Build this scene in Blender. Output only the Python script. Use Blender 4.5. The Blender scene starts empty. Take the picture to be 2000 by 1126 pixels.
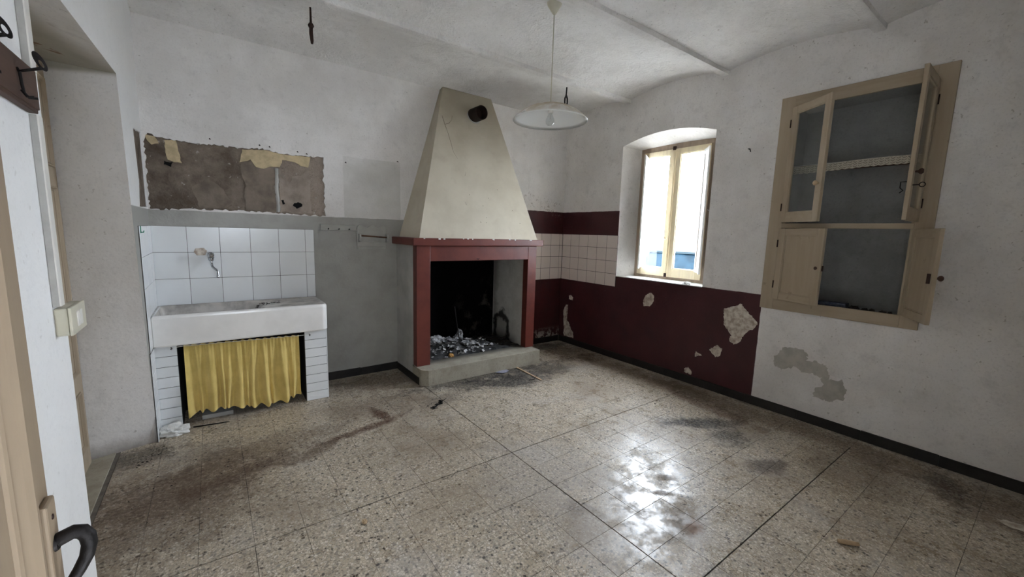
import bpy, bmesh, math, random
from mathutils import Vector, Matrix
from mathutils.geometry import delaunay_2d_cdt
random.seed(7)
SC = bpy.context.scene
COL = SC.collection
R = math.radians

# ------------------------------------------------------------------ camera
YAW, PITCH, ROLL, FPX = 0.634323597, -0.135200168, -0.0286423966, 797.344
cam = bpy.data.cameras.new('camera'); cam_o = bpy.data.objects.new('camera', cam); COL.objects.link(cam_o)
fw = Vector((math.sin(YAW)*math.cos(PITCH), math.cos(YAW)*math.cos(PITCH), math.sin(PITCH)))
rt = Vector((math.cos(YAW), -math.sin(YAW), 0)); dn = fw.cross(rt)
cr, sr = math.cos(ROLL), math.sin(ROLL)
rt2 = rt*cr + dn*sr; dn2 = -rt*sr + dn*cr
M = Matrix((rt2, -dn2, -fw)).transposed().to_4x4()
M.translation = Vector((0, 0, 1.43))
cam_o.matrix_world = M
cam.sensor_width = 36; cam.lens = FPX/2000*36; cam.clip_start = 0.02; cam.clip_end = 200
SC.camera = cam_o

# ------------------------------------------------------------------ world, daylight, exposure
world = bpy.data.worlds.new('world'); SC.world = world; world.use_nodes = True
wn = world.node_tree.nodes
wn['Background'].inputs['Color'].default_value = (0.80, 0.885, 1.0, 1)
wn['Background'].inputs['Strength'].default_value = 9.0
def portal(loc, rot, sx, sy):
    l = bpy.data.lights.new('daylight_portal', 'AREA'); l.shape = 'RECTANGLE'; l.size = sx; l.size_y = sy
    l.cycles.is_portal = True
    o = bpy.data.objects.new('daylight_portal', l); COL.objects.link(o); o.location = loc; o.rotation_euler = rot
portal((4.14, 2.585, 1.69), (0, R(90), 0), 1.5, 0.92)
SC.view_settings.view_transform = 'Standard'; SC.view_settings.look = 'None'
SC.view_settings.gamma = 1.0; SC.view_settings.use_curve_mapping = False
SC.view_settings.exposure = 2.7
SC.cycles.max_bounces = 9; SC.cycles.diffuse_bounces = 7; SC.cycles.glossy_bounces = 3; SC.cycles.transparent_max_bounces = 10
SC.cycles.use_adaptive_sampling = True; SC.cycles.adaptive_threshold = .03
SC.cycles.sample_clamp_indirect = 6.0
SC.cycles.use_denoising = True
try:
    SC.cycles.denoiser = 'OPENIMAGEDENOISE'
except Exception:
    pass

FILL_W, FILL_H = .47, .47  # size of the unseen passage opening, added to brighten surfaces facing the camera
portal((.10+FILL_W/2, -2.01, 1.55+FILL_H/2), (R(90), 0, 0), FILL_W, FILL_H)
XL, XR, YB, YF = -0.362, 3.754, 4.0, -0.06
ZS = 2.857

# ------------------------------------------------------------------ node helper
class G:
    def __init__(s, name):
        s.m = bpy.data.materials.new(name); s.m.use_nodes = True
        s.t = s.m.node_tree; s.n = s.t.nodes; s.l = s.t.links
        s.b = s.n['Principled BSDF']; s.out = s.n['Material Output']
        s._pos = None; s._xyz = None
    def set(s, sock, v):
        if isinstance(v, bpy.types.NodeSocket): s.l.new(v, sock)
        elif v is not None:
            if isinstance(v, (tuple, list)) and len(v) == 3 and sock.type == 'RGBA': v = (*v, 1)
            sock.default_value = v
    def pos(s, world=True):
        if s._pos is None:
            if world: s._pos = s.n.new('ShaderNodeNewGeometry').outputs['Position']
            else: s._pos = s.n.new('ShaderNodeTexCoord').outputs['Object']
        return s._pos
    def xyz(s):
        if s._xyz is None:
            q = s.n.new('ShaderNodeSeparateXYZ'); s.l.new(s.pos(), q.inputs[0]); s._xyz = q.outputs
        return s._xyz
    def math(s, op, a, b=None, c=None, clamp=False):
        q = s.n.new('ShaderNodeMath'); q.operation = op; q.use_clamp = clamp
        s.set(q.inputs[0], a); s.set(q.inputs[1], b); s.set(q.inputs[2], c)
        return q.outputs[0]
    def add(s, a, b): return s.math('ADD', a, b)
    def sub(s, a, b): return s.math('SUBTRACT', a, b)
    def mul(s, a, b): return s.math('MULTIPLY', a, b)
    def mx(s, a, b): return s.math('MAXIMUM', a, b)
    def step(s, v, lo, hi, smooth=True):
        q = s.n.new('ShaderNodeMapRange'); q.interpolation_type = 'SMOOTHSTEP' if smooth else 'LINEAR'
        s.set(q.inputs['Value'], v); q.inputs['From Min'].default_value = lo; q.inputs['From Max'].default_value = hi
        return q.outputs['Result']
    def noise(s, scale, detail=4, rough=.55, vec=None, dist=0.0, col=False):
        q = s.n.new('ShaderNodeTexNoise'); q.inputs['Scale'].default_value = scale; q.inputs['Detail'].default_value = detail
        q.inputs['Roughness'].default_value = rough; q.inputs['Distortion'].default_value = dist
        s.l.new(vec if vec is not None else s.pos(), q.inputs['Vector'])
        return q.outputs['Color' if col else 'Fac']
    def vor(s, scale, feature='F1', vec=None, out='Distance', rand=1.0):
        q = s.n.new('ShaderNodeTexVoronoi'); q.feature = feature; q.inputs['Scale'].default_value = scale
        q.inputs['Randomness'].default_value = rand
        s.l.new(vec if vec is not None else s.pos(), q.inputs['Vector'])
        return q.outputs[out]
    def ramp(s, fac, stops, interp='LINEAR'):
        q = s.n.new('ShaderNodeValToRGB'); cr = q.color_ramp; cr.interpolation = interp
        while len(cr.elements) < len(stops): cr.elements.new(0.5)
        for e, (p, c) in zip(cr.elements, stops): e.position = p; e.color = (*c, 1)
        s.set(q.inputs[0], fac); return q.outputs[0]
    def mix(s, fac, a, b, blend='MIX'):
        q = s.n.new('ShaderNodeMix'); q.data_type = 'RGBA'; q.blend_type = blend
        s.set(q.inputs[0], fac); s.set(q.inputs[6], a); s.set(q.inputs[7], b); return q.outputs[2]
    def rect(s, u, v, u0, u1, v0, v1, e=0.002):
        r = None
        for val, lo, sign in ((u, u0, 1), (u, u1, -1), (v, v0, 1), (v, v1, -1)):
            if lo is None: continue
            k = s.step(val, lo-e, lo+e)
            if sign < 0: k = s.sub(1.0, k)
            r = k if r is None else s.mul(r, k)
        return r
    def bump(s, h, strength=.3, dist=.01, chain=None):
        q = s.n.new('ShaderNodeBump'); q.inputs['Strength'].default_value = strength; q.inputs['Distance'].default_value = dist
        s.set(q.inputs['Height'], h)
        if chain is not None: s.l.new(chain, q.inputs['Normal'])
        return q.outputs[0]
    def done(s, col=None, rough=None, normal=None, metal=None, spec=None, **kw):
        s.set(s.b.inputs['Base Color'], col); s.set(s.b.inputs['Roughness'], rough)
        if normal is not None: s.l.new(normal, s.b.inputs['Normal'])
        s.set(s.b.inputs['Metallic'], metal); s.set(s.b.inputs['Specular IOR Level'], spec)
        for k, v in kw.items(): s.set(s.b.inputs[k.replace('_', ' ')], v)
        return s.m

def simple(name, col, rough=.6, var=.25, scale=18, bump=.15, metal=0, spec=.4, dark=None, world=True):
    g = G(name); g.pos(world)
    n = g.noise(scale, 5, .6)
    c2 = dark if dark else tuple(x*(1-var) for x in col)
    c = g.mix(g.step(n, .35, .7), tuple(col), tuple(c2))
    nm = g.bump(g.noise(scale*4, 4), bump, .004) if bump else None
    return g.done(c, rough, nm, metal, spec)

# ------------------------------------------------------------------ materials
def plaster_base(g, base=(.79, .77, .75), shade=(.67, .645, .62)):
    n1 = g.noise(1.6, 5, .65); n2 = g.noise(9, 4, .7)
    c = g.mix(g.step(n1, .36, .68), base, shade)
    c = g.mix(g.mul(g.step(n2, .52, .78), .45), c, tuple(v*.72 for v in shade))
    fine = g.noise(70, 2, .75)
    c = g.mix(g.mul(g.step(fine, .50, .72), .22), c, tuple(v*.60 for v in shade))
    sp = g.step(g.noise(34, 2, .7), .68, .73)
    c = g.mix(g.mul(sp, .55), c, (.33, .30, .26))
    scr = g.step(g.noise(6, 4, .85, dist=2.5), .69, .705)
    c = g.mix(g.mul(scr, .35), c, (.40, .37, .33))
    h = g.add(g.mul(g.noise(5, 1), .6), g.mul(g.noise(45, 2), .28))
    return c, h

def wall_back_mat():
    g = G('whitewashed_back_wall'); x, y, z = g.xyz()
    c, h = plaster_base(g)
    wob = g.mul(g.sub(g.noise(7, 4), .5), .02)
    zz = g.add(z, wob); xx = g.add(x, wob)
    # thin grey repaint square and its paler border
    sq = g.rect(xx, zz, 1.0, 1.535, 1.53, 2.075, .004)
    c = g.mix(g.mul(g.mul(sq, g.step(g.noise(2.5, 3), .2, .7)), .65), c, (.50, .495, .455))
    # grey gloss paint dado on the left
    gm = g.rect(xx, zz, None, 1.6, None, 1.527, .003)
    gn = g.noise(5, 6, .65)
    grey = g.mix(g.step(gn, .35, .75), (.36, .355, .325), (.30, .293, .265))
    chips = g.mul(g.step(g.noise(13, 5, .7), .66, .70), g.sub(1.0, g.step(z, .25, .55)))
    grey = g.mix(chips, grey, (.56, .54, .50))
    c = g.mix(gm, c, grey)
    # maroon gloss paint right of the fireplace
    right = g.step(x, 2.2, 2.3)
    mar = g.mul(right, g.mx(g.rect(x, zz, None, None, None, .86, .003), g.rect(x, zz, None, None, 1.42, 1.712, .003)))
    mcol = g.mix(g.step(g.noise(6, 5), .35, .75), (.062, .014, .016), (.042, .012, .014))
    low = g.mul(g.mul(g.step(g.noise(11, 5, .7), .46, .54), g.sub(1.0, g.step(z, .10, .22))), g.step(x, 3.1, 3.3))
    mcol = g.mix(low, mcol, (.42, .37, .33))
    c = g.mix(mar, c, mcol)
    # flaked crack band above the maroon stripe
    fl = g.mul(g.rect(x, g.add(z, g.mul(g.sub(x, 3.3), .22)), 2.95, 3.7, 1.72, 1.9, .05), g.step(g.noise(26, 5, .75, dist=1.2), .57, .60))
    c = g.mix(g.mul(fl, .7), c, (.30, .26, .22))
    rough = g.mix(g.mx(gm, mar), (.85, .85, .85), (.38, .38, .38))
    return g.done(c, rough, g.bump(h, .35, .02), spec=.35)

def wall_right_mat():
    g = G('whitewashed_right_wall'); x, y, z = g.xyz()
    c, h = plaster_base(g)
    wob = g.mul(g.sub(g.noise(8, 4), .5), .012)
    zz = g.add(z, wob); yy = g.add(y, wob)
    lowm = g.mul(g.step(yy, 1.505, 1.511), g.sub(1.0, g.step(zz, .968, .974)))
    band = g.mul(g.rect(y, zz, 3.02, None, 1.42, 1.712, .003), 1.0)
    mar = g.mul(g.mx(lowm, band), g.sub(1.0, g.step(x, XR+.004, XR+.006)))
    mcol = g.mix(g.step(g.noise(4, 6), .35, .75), (.066, .016, .019), (.047, .012, .015))
    scr = g.mul(g.step(g.noise(16, 6, .8), .655, .70), .55)
    mcol = g.mix(scr, mcol, (.22, .14, .13))
    c = g.mix(mar, c, mcol)
    # outside the room the same wall is weathered render
    rough = g.mix(mar, (.85, .85, .85), (.42, .42, .42))
    return g.done(c, rough, g.bump(h, .35, .02), spec=.4)

def plaster_mat(name, base=(.79, .77, .75), shade=(.67, .645, .62), rough=.85, b=.35):
    g = G(name); c, h = plaster_base(g, base, shade)
    return g.done(c, rough, g.bump(h, b, .02), spec=.3)

def ceiling_mat():
    g = G('whitewashed_vault'); x, y, z = g.xyz()
    c, h = plaster_base(g, (.80, .785, .765), (.68, .66, .635))
    # soot blown over the vault by the chimney hood
    dx = g.sub(x, 2.65); dy = g.sub(y, 3.75)
    d = g.math('SQRT', g.add(g.mul(g.mul(dx, dx), .9), g.mul(g.mul(dy, dy), 3.5)))
    d = g.add(d, g.mul(g.sub(g.noise(3, 5), .5), .9))
    soot = g.mul(g.sub(1.0, g.step(d, .15, 1.0)), .55)
    c = g.mix(soot, c, (.24, .22, .20))
    rid = g.noise(6, 4, .7, dist=1.5)
    h = g.add(h, g.mul(rid, .8))
    return g.done(c, .9, g.bump(h, .6, .03), spec=.2)

def left_wall_mat():
    g = G('whitewashed_left_wall'); x, y, z = g.xyz()
    c, h = plaster_base(g, (.82, .82, .81), (.76, .755, .74))
    c = g.mix(.6, c, (.82, .82, .81))
    grey = g.mul(g.rect(y, z, 3.1, None, None, 1.527, .004), 1.0)
    c = g.mix(grey, c, (.36, .355, .325))
    return g.done(c, .8, g.bump(h, .3, .02), spec=.3)

def recess_mat():
    g = G('grey_limewash_recess'); x, y, z = g.xyz()
    c, h = plaster_base(g, (.78, .765, .745), (.68, .665, .64))
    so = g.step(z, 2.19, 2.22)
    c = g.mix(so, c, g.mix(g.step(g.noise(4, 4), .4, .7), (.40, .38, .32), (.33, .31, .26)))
    pe = g.mul(so, g.step(g.noise(5.5, 3, .5), .63, .645))
    c = g.mix(pe, c, (.22, .15, .10))
    dirt = g.mul(g.sub(1.0, g.step(g.add(z, g.mul(g.noise(9, 4), .12)), .04, .18)), .8)
    c = g.mix(dirt, c, (.17, .14, .11))
    scr = g.step(g.noise(22, 3, .8, dist=2), .70, .73)
    c = g.mix(g.mul(scr, .5), c, (.30, .27, .23))
    return g.done(c, .85, g.bump(h, .3, .02), spec=.3)

def bare_mat():
    g = G('bare_brown_render')
    n = g.noise(4, 7, .7); n2 = g.noise(22, 6, .7)
    c = g.mix(g.step(n, .3, .7), (.105, .08, .06), (.26, .215, .175))
    x, y, z = g.xyz()
    c = g.mix(g.mul(g.step(x, .1, .8), .55), c, (.42, .35, .295))
    c = g.mix(g.mul(g.step(n2, .55, .75), .6), c, (.09, .07, .055))
    lines = g.mul(g.step(g.noise(30, 2, .5), .70, .74), .7)
    c = g.mix(lines, c, (.45, .42, .38))
    h = g.add(n, g.mul(n2, .6))
    return g.done(c, .95, g.bump(h, .8, .02), spec=.15)

def terrazzo():
    g = G('worn_terrazzo'); x, y, z = g.xyz()
    vc = g.vor(78, 'F1', out='Color'); sp = g.n.new('ShaderNodeSeparateXYZ'); g.l.new(vc, sp.inputs[0])
    chip = g.ramp(sp.outputs[0], [(0, (.50, .41, .30)), (.22, (.65, .57, .455)), (.5, (.56, .475, .36)), (.66, (.70, .64, .55)), (.78, (.37, .30, .22)), (.87, (.25, .22, .185)), (.93, (.060, .048, .040))], 'CONSTANT')
    ed = g.vor(78, 'DISTANCE_TO_EDGE')
    mtx = g.mix(g.step(g.noise(6, 4), .3, .7), (.36, .31, .24), (.43, .38, .30))
    c = g.mix(g.step(ed, .06, .14), mtx, chip)
    # small chips
    v2 = g.vor(180, 'F1', out='Color'); s2 = g.n.new('ShaderNodeSeparateXYZ'); g.l.new(v2, s2.inputs[0])
    c = g.mix(g.mul(g.step(s2.outputs[1], .86, .88), .8), c, (.19, .15, .11))
    # tile to tile tone
    oi = g.n.new('ShaderNodeObjectInfo').outputs['Random']
    c = g.mix(g.mul(oi, .16), c, (.38, .33, .26))
    # walked-in grey dust and brown grime
    gr = g.noise(1.3, 5, .62)
    c = g.mix(g.mul(g.step(gr, .44, .66), .60), c, (.25, .195, .14))
    du = g.noise(2.2, 4, .6, dist=.6)
    c = g.mix(g.mul(g.step(du, .52, .72), .30), c, (.50, .48, .46))
    n = g.noise(4.5, 3, .7); n3 = g.noise(19, 4, .8, dist=1.0)
    nn = g.add(g.mul(n, .5), g.mul(n3, .5))
    wob = g.mul(g.sub(nn, .5), 3.6)
    brk = g.add(.62, g.mul(g.step(g.noise(48, 3, .8), .36, .58), .38))
    glossk = None
    BL, BR, RU, GY = (.018, .016, .015), (.085, .050, .029), (.085, .038, .020), (.115, .092, .076)
    stains = [  # x, y, rx, ry, angle, colour, strength
        (.985, 3.03, .045, .15, 10, RU, 1.0), (.78, 2.84, .30, .045, 12, RU, .9), (.48, 2.72, .25, .06, 22, BR, .7), (.15, 2.72, .3, .10, 10, BR, .55),
        (-.20, 2.72, .45, .26, 10, BR, .75), (-.25, 2.45, .40, .32, 0, BR, .60), (.25, 2.95, .5, .14, 8, BR, .5), (1.1, 3.2, .4, .2, 0, BR, .4), (-.12, 3.05, .25, .12, 20, GY, .45), (-.45, 3.22, .22, .12, 0, BL, .70),
        (2.30, 3.08, .42, .17, -10, BL, .95), (2.75, 3.14, .36, .14, 0, BL, .75), (1.95, 3.2, .3, .1, 0, BL, .6), (1.50, 3.02, .25, .10, 15, GY, .55), (2.2, 3.31, .95, .08, 0, BL, .85),
        (3.35, 1.66, .08, .42, -8, RU, .65), (2.98, 1.58, .30, .09, -35, BL, .9), (2.99, 1.31, .14, .12, 0, BL, .75), (2.78, .98, .15, .075, -10, GY, .9),
        (3.55, 1.2, .16, 1.6, 0, BR, .60), (3.42, .25, .20, .09, 20, BL, .70), (3.35, -.05, .2, .3, 0, RU, .5), (3.2, .62, .35, .3, 0, BR, .40), (1.9, 1.0, .2, .10, 30, BR, .4),
        (1.86, .94, .06, .04, 10, (.22, .13, .085), .8), (2.13, 1.26, .07, .03, -30, BR, .7), (1.97, 1.2, .05, .03, -40, BR, .8), (1.48, 1.38, .07, .06, 0, BR, .5),
        (3.45, 3.55, .28, .40, 0, BR, .85), (3.3, 3.82, .4, .14, 0, BL, .7), (1.18, 3.72, .42, .22, 0, BR, .70), (3.5, 2.6, .14, .9, 0, BR, .5), (1.5, 1.75, .45, .3, 40, (.36, .34, .32), .35)]
    tot = None
    for (sx, sy, rx, ry, a, colr, st) in stains:
        ca, sa = math.cos(R(a)), math.sin(R(a))
        u = g.math('MULTIPLY_ADD', x, ca/rx, g.math('MULTIPLY_ADD', y, sa/rx, -(sx*ca+sy*sa)/rx))
        v = g.math('MULTIPLY_ADD', x, -sa/ry, g.math('MULTIPLY_ADD', y, ca/ry, -(-sx*sa+sy*ca)/ry))
        d = g.math('SQRT', g.math('MULTIPLY_ADD', u, u, g.mul(v, v)))
        k = g.mul(g.mul(g.step(g.add(d, wob), 1.45, .45), brk), st)
        c = g.mix(k, c, colr)
        tot = k if tot is None else g.mx(tot, k)
    rn = g.noise(7, 4, .72)
    rough = g.add(g.add(.26, g.mul(g.step(rn, .40, .62), .30)), g.mul(tot, .40))
    h = g.mul(g.noise(3, 2), .5)
    return g.done(c, rough, g.bump(h, .12, .01), spec=.45)

def tile_mat(name, base, tint, rough=.18, g_noise=6):
    g = G(name)
    oi = g.n.new('ShaderNodeObjectInfo').outputs['Random']
    c = g.mix(g.mul(oi, .5), base, tint)
    c = g.mix(g.mul(g.step(g.noise(g_noise, 5), .5, .8), .35), c, tuple(v*.8 for v in base))
    return g.done(c, rough, g.bump(g.noise(5, 2), .06, .01), spec=.5)

def hood_mat():
    g = G('cream_limewash_hood'); x, y, z = g.xyz()
    n = g.noise(3, 6, .6)
    c = g.mix(g.step(n, .35, .7), (.62, .57, .465), (.54, .49, .39))
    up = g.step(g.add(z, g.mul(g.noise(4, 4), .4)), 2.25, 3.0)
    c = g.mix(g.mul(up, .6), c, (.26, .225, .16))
    c = g.mix(g.mul(g.step(g.noise(5, 4), .55, .75), .4), c, (.42, .35, .27))
    sp = g.step(g.noise(40, 3, .7), .71, .76)
    c = g.mix(g.mul(sp, .5), c, (.30, .26, .2))
    return g.done(c, .8, g.bump(g.noise(6, 5), .25, .02), spec=.3)

def red_mat():
    g = G('brick_red_paint')
    n = g.noise(5, 6, .65)
    c = g.mix(g.step(n, .35, .7), (.150, .034, .023), (.105, .024, .018))
    c = g.mix(g.step(g.noise(30, 4, .75), .70, .73), c, (.36, .22, .19))
    return g.done(c, .42, g.bump(g.noise(10, 5), .2, .01), spec=.45)

def firebox_mat():
    g = G('soot_black_firebox'); x, y, z = g.xyz()
    n = g.noise(5, 6, .7)
    k = g.mul(g.mul(g.step(n, .52, .62), g.step(x, 2.1, 2.7)), g.sub(1.0, g.step(z, .5, .95)))
    c = g.mix(k, (.0035, .0034, .0036), (.045, .04, .036))
    return g.done(c, .95, g.bump(g.noise(8, 5), .6, .03), spec=.05)

def firebox_side_mat():
    g = G('smoked_white_firebox_wall'); x, y, z = g.xyz()
    n = g.noise(6, 6, .7)
    c = g.mix(g.step(n, .35, .7), (.62, .61, .58), (.50, .49, .46))
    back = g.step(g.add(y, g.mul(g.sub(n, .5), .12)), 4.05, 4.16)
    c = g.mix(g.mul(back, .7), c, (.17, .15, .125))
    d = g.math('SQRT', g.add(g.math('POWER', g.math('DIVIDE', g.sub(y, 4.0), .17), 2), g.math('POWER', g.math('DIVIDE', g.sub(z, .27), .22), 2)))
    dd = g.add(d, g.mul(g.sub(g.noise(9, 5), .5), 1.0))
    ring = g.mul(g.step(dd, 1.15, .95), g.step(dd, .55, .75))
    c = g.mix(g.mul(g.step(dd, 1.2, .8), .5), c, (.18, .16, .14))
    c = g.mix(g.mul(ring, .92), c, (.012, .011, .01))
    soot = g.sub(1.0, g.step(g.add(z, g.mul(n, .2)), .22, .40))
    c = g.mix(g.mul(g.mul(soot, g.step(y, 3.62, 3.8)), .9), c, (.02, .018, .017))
    return g.done(c, .9, g.bump(g.noise(14, 5), .4, .02), spec=.2)

def wood_mat(name, col, dark, rough=.55, axis=2):
    g = G(name); g.pos(False)
    mp = g.n.new('ShaderNodeMapping'); g.l.new(g.pos(), mp.inputs[0])
    sc = [22, 22, 22]; sc[axis] = 1.6; mp.inputs['Scale'].default_value = sc
    n = g.noise(1.0, 6, .65, vec=mp.outputs[0])
    c = g.mix(g.step(n, .35, .72), col, dark)
    w = g.step(g.noise(7, 5, .7), .64, .70)
    c = g.mix(g.mul(w, .45), c, tuple(v*.45 for v in col))
    return g.done(c, rough, g.bump(n, .15, .004), spec=.18)

def stone_mat(name, base, dark):
    g = G(name)
    n = g.noise(7, 6, .7); n2 = g.noise(60, 4, .7)
    c = g.mix(g.step(n, .35, .7), base, dark)
    c = g.mix(g.mul(g.step(n2, .55, .7), .5), c, tuple(v*.55 for v in dark))
    x, y, z = g.xyz()
    k = g.mul(g.step(y, 3.46, 3.6), g.step(g.add(z, g.mul(g.noise(5, 4), .02)), .14, .16))
    c = g.mix(g.mul(k, .8), c, (.05, .046, .042))
    return g.done(c, .8, g.bump(n2, .35, .006), spec=.3)

def cloth_mat():
    g = G('mustard_terry_cloth'); g.pos(False)
    n = g.noise(9, 5, .6); n2 = g.noise(260, 3, .8)
    c = g.mix(g.step(n, .35, .7), (.74, .565, .19), (.62, .465, .14))
    c = g.mix(g.mul(g.step(n2, .45, .7), .35), c, (.78, .63, .27))
    return g.done(c, .95, g.bump(n2, .5, .004), spec=.1, Sheen_Weight=.25)

def shade_mat():
    g = G('white_opal_shade'); nz = g.n.new('ShaderNodeNewGeometry'); q = g.n.new('ShaderNodeSeparateXYZ'); g.l.new(nz.outputs['Normal'], q.inputs[0])
    dust = g.mul(g.step(q.outputs[2], .45, .95), g.step(g.noise(14, 4), .2, .6))   # dust settled on what faces up
    c = g.mix(dust, (.80, .81, .79), (.50, .40, .28))
    return g.done(c, g.add(.2, g.mul(dust, .5)), None, spec=.5)

def glass_mat(name, tint=(1, 1, 1), refl=.08):
    m = bpy.data.materials.new(name); m.use_nodes = True; t = m.node_tree; t.nodes.clear()
    o = t.nodes.new('ShaderNodeOutputMaterial'); mx = t.nodes.new('ShaderNodeMixShader')
    tr = t.nodes.new('ShaderNodeBsdfTransparent'); gl = t.nodes.new('ShaderNodeBsdfGlossy'); lw = t.nodes.new('ShaderNodeLayerWeight'); lw.inputs['Blend'].default_value = .5
    pw = t.nodes.new('ShaderNodeMath'); pw.operation = 'POWER'; pw.inputs[1].default_value = 4.0
    mul = t.nodes.new('ShaderNodeMath'); mul.operation = 'MULTIPLY_ADD'; mul.inputs[1].default_value = .75; mul.inputs[2].default_value = refl*.5
    gl.inputs['Roughness'].default_value = .02
    tr.inputs['Color'].default_value = (*tint, 1)
    t.links.new(lw.outputs['Facing'], pw.inputs[0]); t.links.new(pw.outputs[0], mul.inputs[0]); t.links.new(mul.outputs[0], mx.inputs[0])
    t.links.new(tr.outputs[0], mx.inputs[1]); t.links.new(gl.outputs[0], mx.inputs[2]); t.links.new(mx.outputs[0], o.inputs[0])
    return m

MAT = dict(
    back=wall_back_mat(), right=wall_right_mat(), left=left_wall_mat(), front=plaster_mat('whitewashed_front_wall'),
    ceil=ceiling_mat(), recess=recess_mat(), bare=bare_mat(), terr=terrazzo(),
    cream=simple('cream_old_paint', (.62, .50, .31), .85, .3, 14), hood=hood_mat(), red=red_mat(), firebox=firebox_mat(), fireside=firebox_side_mat(),
    peel=simple('pale_peeled_plaster', (.70, .65, .57), .9, .4, 24, .5, dark=(.36, .28, .22)),
    damp=simple('grey_patching_plaster', (.47, .445, .40), .9, .2, 12, .3),
    greyp=simple('grey_gloss_paint', (.40, .395, .36), .4, .2, 5, .15),
    greypale=simple('pale_grey_limewash', (.47, .465, .44), .8, .2, 5, .2),
    tile=tile_mat('white_glazed_tile', (.80, .82, .83), (.72, .74, .74)), tile_pink=tile_mat('pinkish_white_tile', (.74, .65, .60), (.66, .58, .535), .25),
    grout=simple('dark_grout', (.085, .075, .066), .9, .3, 30, .2), joint=simple('dark_floor_joint', (.045, .038, .032), .95, .3, 30, .2),
    skirt=simple('black_skirting', (.022, .019, .017), .5, .5, 9, .3), ceramic=simple('white_fireclay', (.88, .865, .84), .22, .08, 6, .05, spec=.5),
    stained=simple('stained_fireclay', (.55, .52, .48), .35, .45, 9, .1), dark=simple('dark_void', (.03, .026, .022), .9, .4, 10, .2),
    cloth=cloth_mat(), wire=simple('white_wire', (.75, .75, .72), .4, .1), chrome=simple('chrome', (.50, .51, .53), .10, .15, 30, 0, 1.0),
    iron=simple('black_iron', (.018, .015, .014), .55, .4, 40, .3, .6), rust=simple('rusty_iron', (.045, .022, .016), .75, .5, 40, .4, .3),
    sooty=simple('sooty_pipe', (.035, .021, .017), .7, .4, 12, .2, .3), black=simple('flat_black', (.004, .004, .004), .95, .2, 12, 0),
    tan=wood_mat('tan_painted_wood', (.41, .335, .245), (.365, .295, .21), .55), tan_shaded=wood_mat('shaded_tan_door_paint', (.27, .205, .14), (.235, .175, .118), .6), tanx=wood_mat('tan_painted_rail', (.41, .335, .245), (.365, .295, .21), .55, 1),  # entrance door colour: the tan paint darkened to stand in for weaker light there
    wcream=wood_mat('cream_window_paint', (.85, .74, .52), (.75, .64, .45), .5), wold=wood_mat('bare_window_timber', (.42, .33, .25), (.30, .24, .19), .7),
    wwhite=wood_mat('white_shutter_paint', (.80, .80, .78), (.70, .70, .67), .5),
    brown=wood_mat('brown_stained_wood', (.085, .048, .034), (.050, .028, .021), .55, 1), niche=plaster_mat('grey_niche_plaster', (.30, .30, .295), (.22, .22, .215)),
    lace=simple('ecru_lace', (.60, .54, .44), .9, .3, 90, .6), shelfw=wood_mat('brown_shelf_board', (.16, .09, .055), (.10, .055, .035), .7, 1),
    beige=simple('aged_beige_plastic', (.55, .52, .41), .45, .1, 8, .03), white_pl=simple('ivory_plastic', (.70, .68, .63), .4, .1, 8, .03), greypl=simple('grey_trunking', (.42, .41, .38), .5, .15, 20, .05),
    enamel=shade_mat(), shade_top=simple('dusty_shade_top', (.55, .50, .42), .6, .3, 10, .1),
    stone=stone_mat('worn_hearth_stone', (.40, .37, .30), (.30, .27, .21)), ash=simple('grey_ash', (.055, .054, .055), .95, .6, 14, .6, dark=(.008, .008, .008)),
    ashlite=simple('pale_ash_paper', (.55, .55, .56), .9, .5, 40, .3, dark=(.10, .10, .10)), orange=simple('orange_peel', (.62, .33, .10), .7, .3, 40),
    paper=simple('white_paper', (.74, .74, .72), .8, .1, 10, .1), stick=simple('pale_wood_stick', (.50, .36, .22), .7, .3, 30), crumb=simple('dark_crumbs', (.040, .030, .024), .9, .5, 60),
    green=simple('green_plastic', (.02, .22, .12), .4, .1), blue=simple('dark_blue_print', (.02, .03, .07), .5, .3, 40, dark=(.10, .11, .14)), lilac=simple('lilac_plastic', (.30, .30, .38), .4, .2),
    ground=simple('pale_asphalt', (.24, .235, .225), .9, .15, 3, .1), car=simple('silver_car_paint', (.013, .019, .022), .5, .05, 2, 0, spec=.02), carglass=simple('blue_car_glass', (.0045, .0105, .0155), .3, .5, 3, 0, spec=.02), tyre=simple('tyre', (.03, .03, .03), .8, .2),
    glass=glass_mat('window_glass'), cabglass=glass_mat('cabinet_glass', (.90, .92, .92), .12), bulb=glass_mat('bulb_glass', (.93, .95, .96), .3),
    bare2=simple('mid_brown_render', (.24, .195, .155), .95, .4, 9, .6), bare3=simple('pale_brown_render', (.36, .30, .25), .95, .35, 9, .6), strip=simple('grey_brown_mortar', (.17, .15, .125), .9, .3, 20, .3), crack=simple('crack_line', (.20, .17, .13), .9, .2), ext=simple('exterior_render', (.55, .52, .46), .9, .15, 3, .2),
)

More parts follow.
